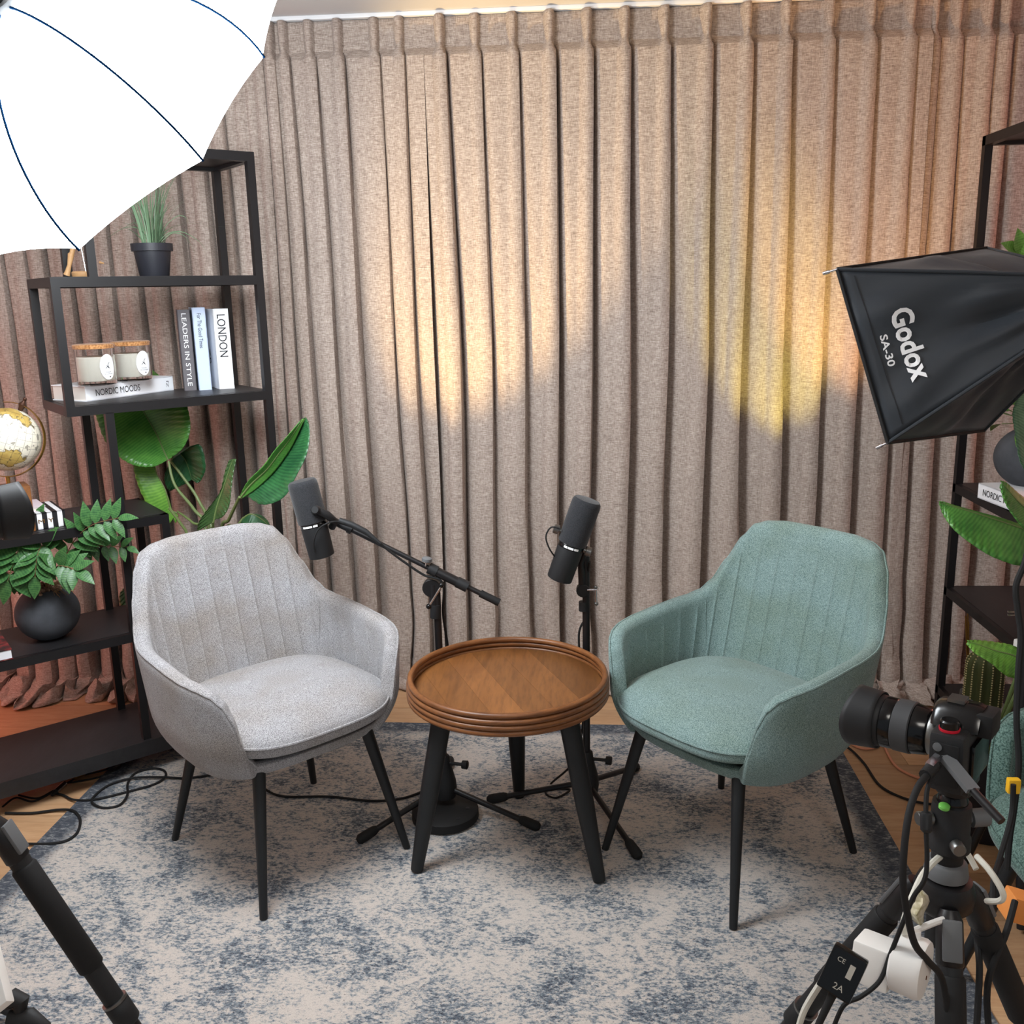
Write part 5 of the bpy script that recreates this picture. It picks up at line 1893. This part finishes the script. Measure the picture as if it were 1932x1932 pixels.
# cables hanging on the right stand
D2 = 1.74
cable('thick black cable hanging down the right edge beside the stand', [ax(1945, 1010, D2), ax(1934, 1060, D2), ax(1917, 1105, D2), ax(1920, 1150, D2), ax(1926, 1200, D2), ax(1921, 1270, D2), ax(1918, 1360, D2), ax(1922, 1440, D2), ax(1914, 1520, D2), ax(1905, 1580, D2), ax(1900, 1640, D2)], .0058, BLKRUB)
cable('black cable loop hanging right of the tripod, lower', [ax(1912, 1480, D2-.1), ax(1908, 1540, D2-.1), ax(1886, 1620, D2-.15), ax(1875, 1660, D2-.2), ax(1870, 1720, 1.5), ax(1845, 1760, 1.45), ax(1848, 1830, 1.4), ax(1842, 1950, 1.38)], .0048, BLKRUB)
cable('black cable hanging behind the front tripod leg at lower right', [ax(1915, 1700, 1.45), ax(1898, 1760, 1.42), ax(1870, 1830, 1.40), ax(1862, 1880, 1.40), ax(1866, 1950, 1.40)], .0048, BLKRUB)
tag(recenter(MB().box(ax(1908, 1478, 1.74)+Vector((0, -.008, 0)), (.022, .014, .028), None, .003).build('cable_clip', YELLOW)), 'small yellow clip hanging by the cables at right edge', 'clip')
ob = MB().box(ax(1930, 1712, 1.62), (.06, .04, .045), Matrix.Rotation(.3, 3, 'Y'), .003).build('box', ORANGE)
tag(recenter(ob), 'small orange cardboard box at right edge behind the cables', 'box')
wc = thing('small_device', 'small white device with two silver prongs at right edge on the lower right shelf', 'device', (at(1935, 1165, 2.45).x, 2.45, .482))
b0 = Vector(wc.location)
MB().box(b0+Vector((.02, 0, .045)), (.07, .05, .09), None, .008).build('body', WHITE, wc)
B = MB(); B.box(at(1912, 1154, 2.44), (.028, .006, .004)); B.box(at(1912, 1160, 2.44), (.028, .006, .004))
B.build('prong', CHROME, wc, False)
cable('salmon extension cord curling on the floor right of the teal chair', [fl(1606, 1362, .006), fl(1592, 1378, .006), fl(1596, 1396, .006), fl(1625, 1412, .006), fl(1652, 1410, .006), fl(1664, 1400, .008), fl(1674, 1420, .006), fl(1690, 1445, .006), fl(1718, 1462, .006), fl(1760, 1476, .006)], .0042, PINKCABLE)
cable('black cable on the floor from the rug edge to the right tripod', [fl(1560, 1406, .014), fl(1580, 1405, .014), fl(1602, 1412, .012), fl(1630, 1440, .006), fl(1658, 1480, .006), fl(1695, 1502, .006), fl(1740, 1515, .006), fl(1790, 1520, .006)], .004, BLKRUB)

# ------------------------------------------------------------------ cables on the floor at the left
zr = .0125
cable('long black cable looped in a figure of eight on the left of the rug', [fl(95, 1496, .006), fl(118, 1500, .006), fl(140, 1509, .010), fl(180, 1508, zr), fl(240, 1494, zr), fl(290, 1480, zr), fl(312, 1465, zr+.003), fl(308, 1453, zr), fl(285, 1450, zr), fl(255, 1459, zr), fl(241, 1478, zr+.003), fl(240, 1500, zr+.004), fl(225, 1519, zr), fl(195, 1524, zr), fl(174, 1514, zr+.003), fl(180, 1500, zr), fl(208, 1480, zr), fl(250, 1468, zr+.004), fl(300, 1466, zr+.004), fl(350, 1468, zr), fl(400, 1462, zr), fl(445, 1455, zr), fl(480, 1468, zr), fl(505, 1492, zr), fl(540, 1503, zr), fl(620, 1503, zr), fl(700, 1511, zr), fl(760, 1506, zr), fl(805, 1490, zr)], .0036, BLKRUB)
cable('black cable bending in a hook over the left rug edge', [fl(10, 1534, .006), fl(60, 1534, .006), fl(110, 1528, .008), fl(138, 1530, zr), fl(151, 1546, zr), fl(146, 1570, zr), fl(125, 1586, zr), fl(90, 1592, .010), fl(35, 1592, .006)], .0040, BLKRUB)
cable('thin black cables bundled on the floor under left shelving base', [fl(5, 1522, .005), fl(30, 1505, .005), fl(60, 1512, .005), fl(90, 1500, .005), fl(118, 1480, .005), fl(150, 1474, .005), fl(190, 1465, .006), fl(222, 1450, .012), fl(228, 1440, .012), fl(215, 1436, .012)], .0030, BLKRUB)
cable('second thin black cable beneath left shelving base', [fl(35, 1500, .005), fl(70, 1506, .005), fl(100, 1492, .005), fl(140, 1470, .005), fl(160, 1462, .006), fl(200, 1452, .006), fl(215, 1440, .008)], .0028, BLKRUB)
xc = thing('cable_plug', 'silver cable plug on the floor beneath left shelving base', 'plug', fl(113, 1486, .0))
MB().tube([fl(105, 1494, .011), fl(122, 1479, .011)], .0095, 14).build('shell', CHROME, xc)
MB().tube([fl(98, 1500, .010), fl(106, 1493, .011)], [.005, .009], 12).build('boot', BLKRUB, xc)
gc_ = thing('gold_plug', 'brass coloured plug tucked under the left shelving base', 'plug', fl(150, 1462, .0))
MB().tube([fl(136, 1466, .011), fl(140, 1466, .011), fl(158, 1458, .011), fl(163, 1455, .010)], [.006, .011, .011, .006], 14).build('shell', GOLD, gc_)
# white panel and black knob at the bottom left corner
wpn = MB()
pa, pb_ = ax(2, 1795, 1.05), ax(40, 1945, 1.0)
wpn.bar(pa-RIGHT*.05, pb_-RIGHT*.05, .10, .012, -FWD, .002)
wpn = recenter(wpn.build('white_panel', WHITE))
tag(wpn, 'white slanted board edge in the bottom left corner', 'board')
kb = thing('clamp', 'black clamp under the white board in the bottom left corner', 'clamp', ax(35, 1900, 1.08))
MB().tube([ax(20, 1885, 1.08), ax(40, 1890, 1.08), ax(38, 1915, 1.08)], [.012, .010, .006], 10).build('knob', BLKMAT, kb)
MB().tube([ax(20, 1925, 1.08), ax(55, 1922, 1.08), ax(90, 1940, 1.08)], [.012, .012, .006], 10).build('jaw', BLKMAT, kb)
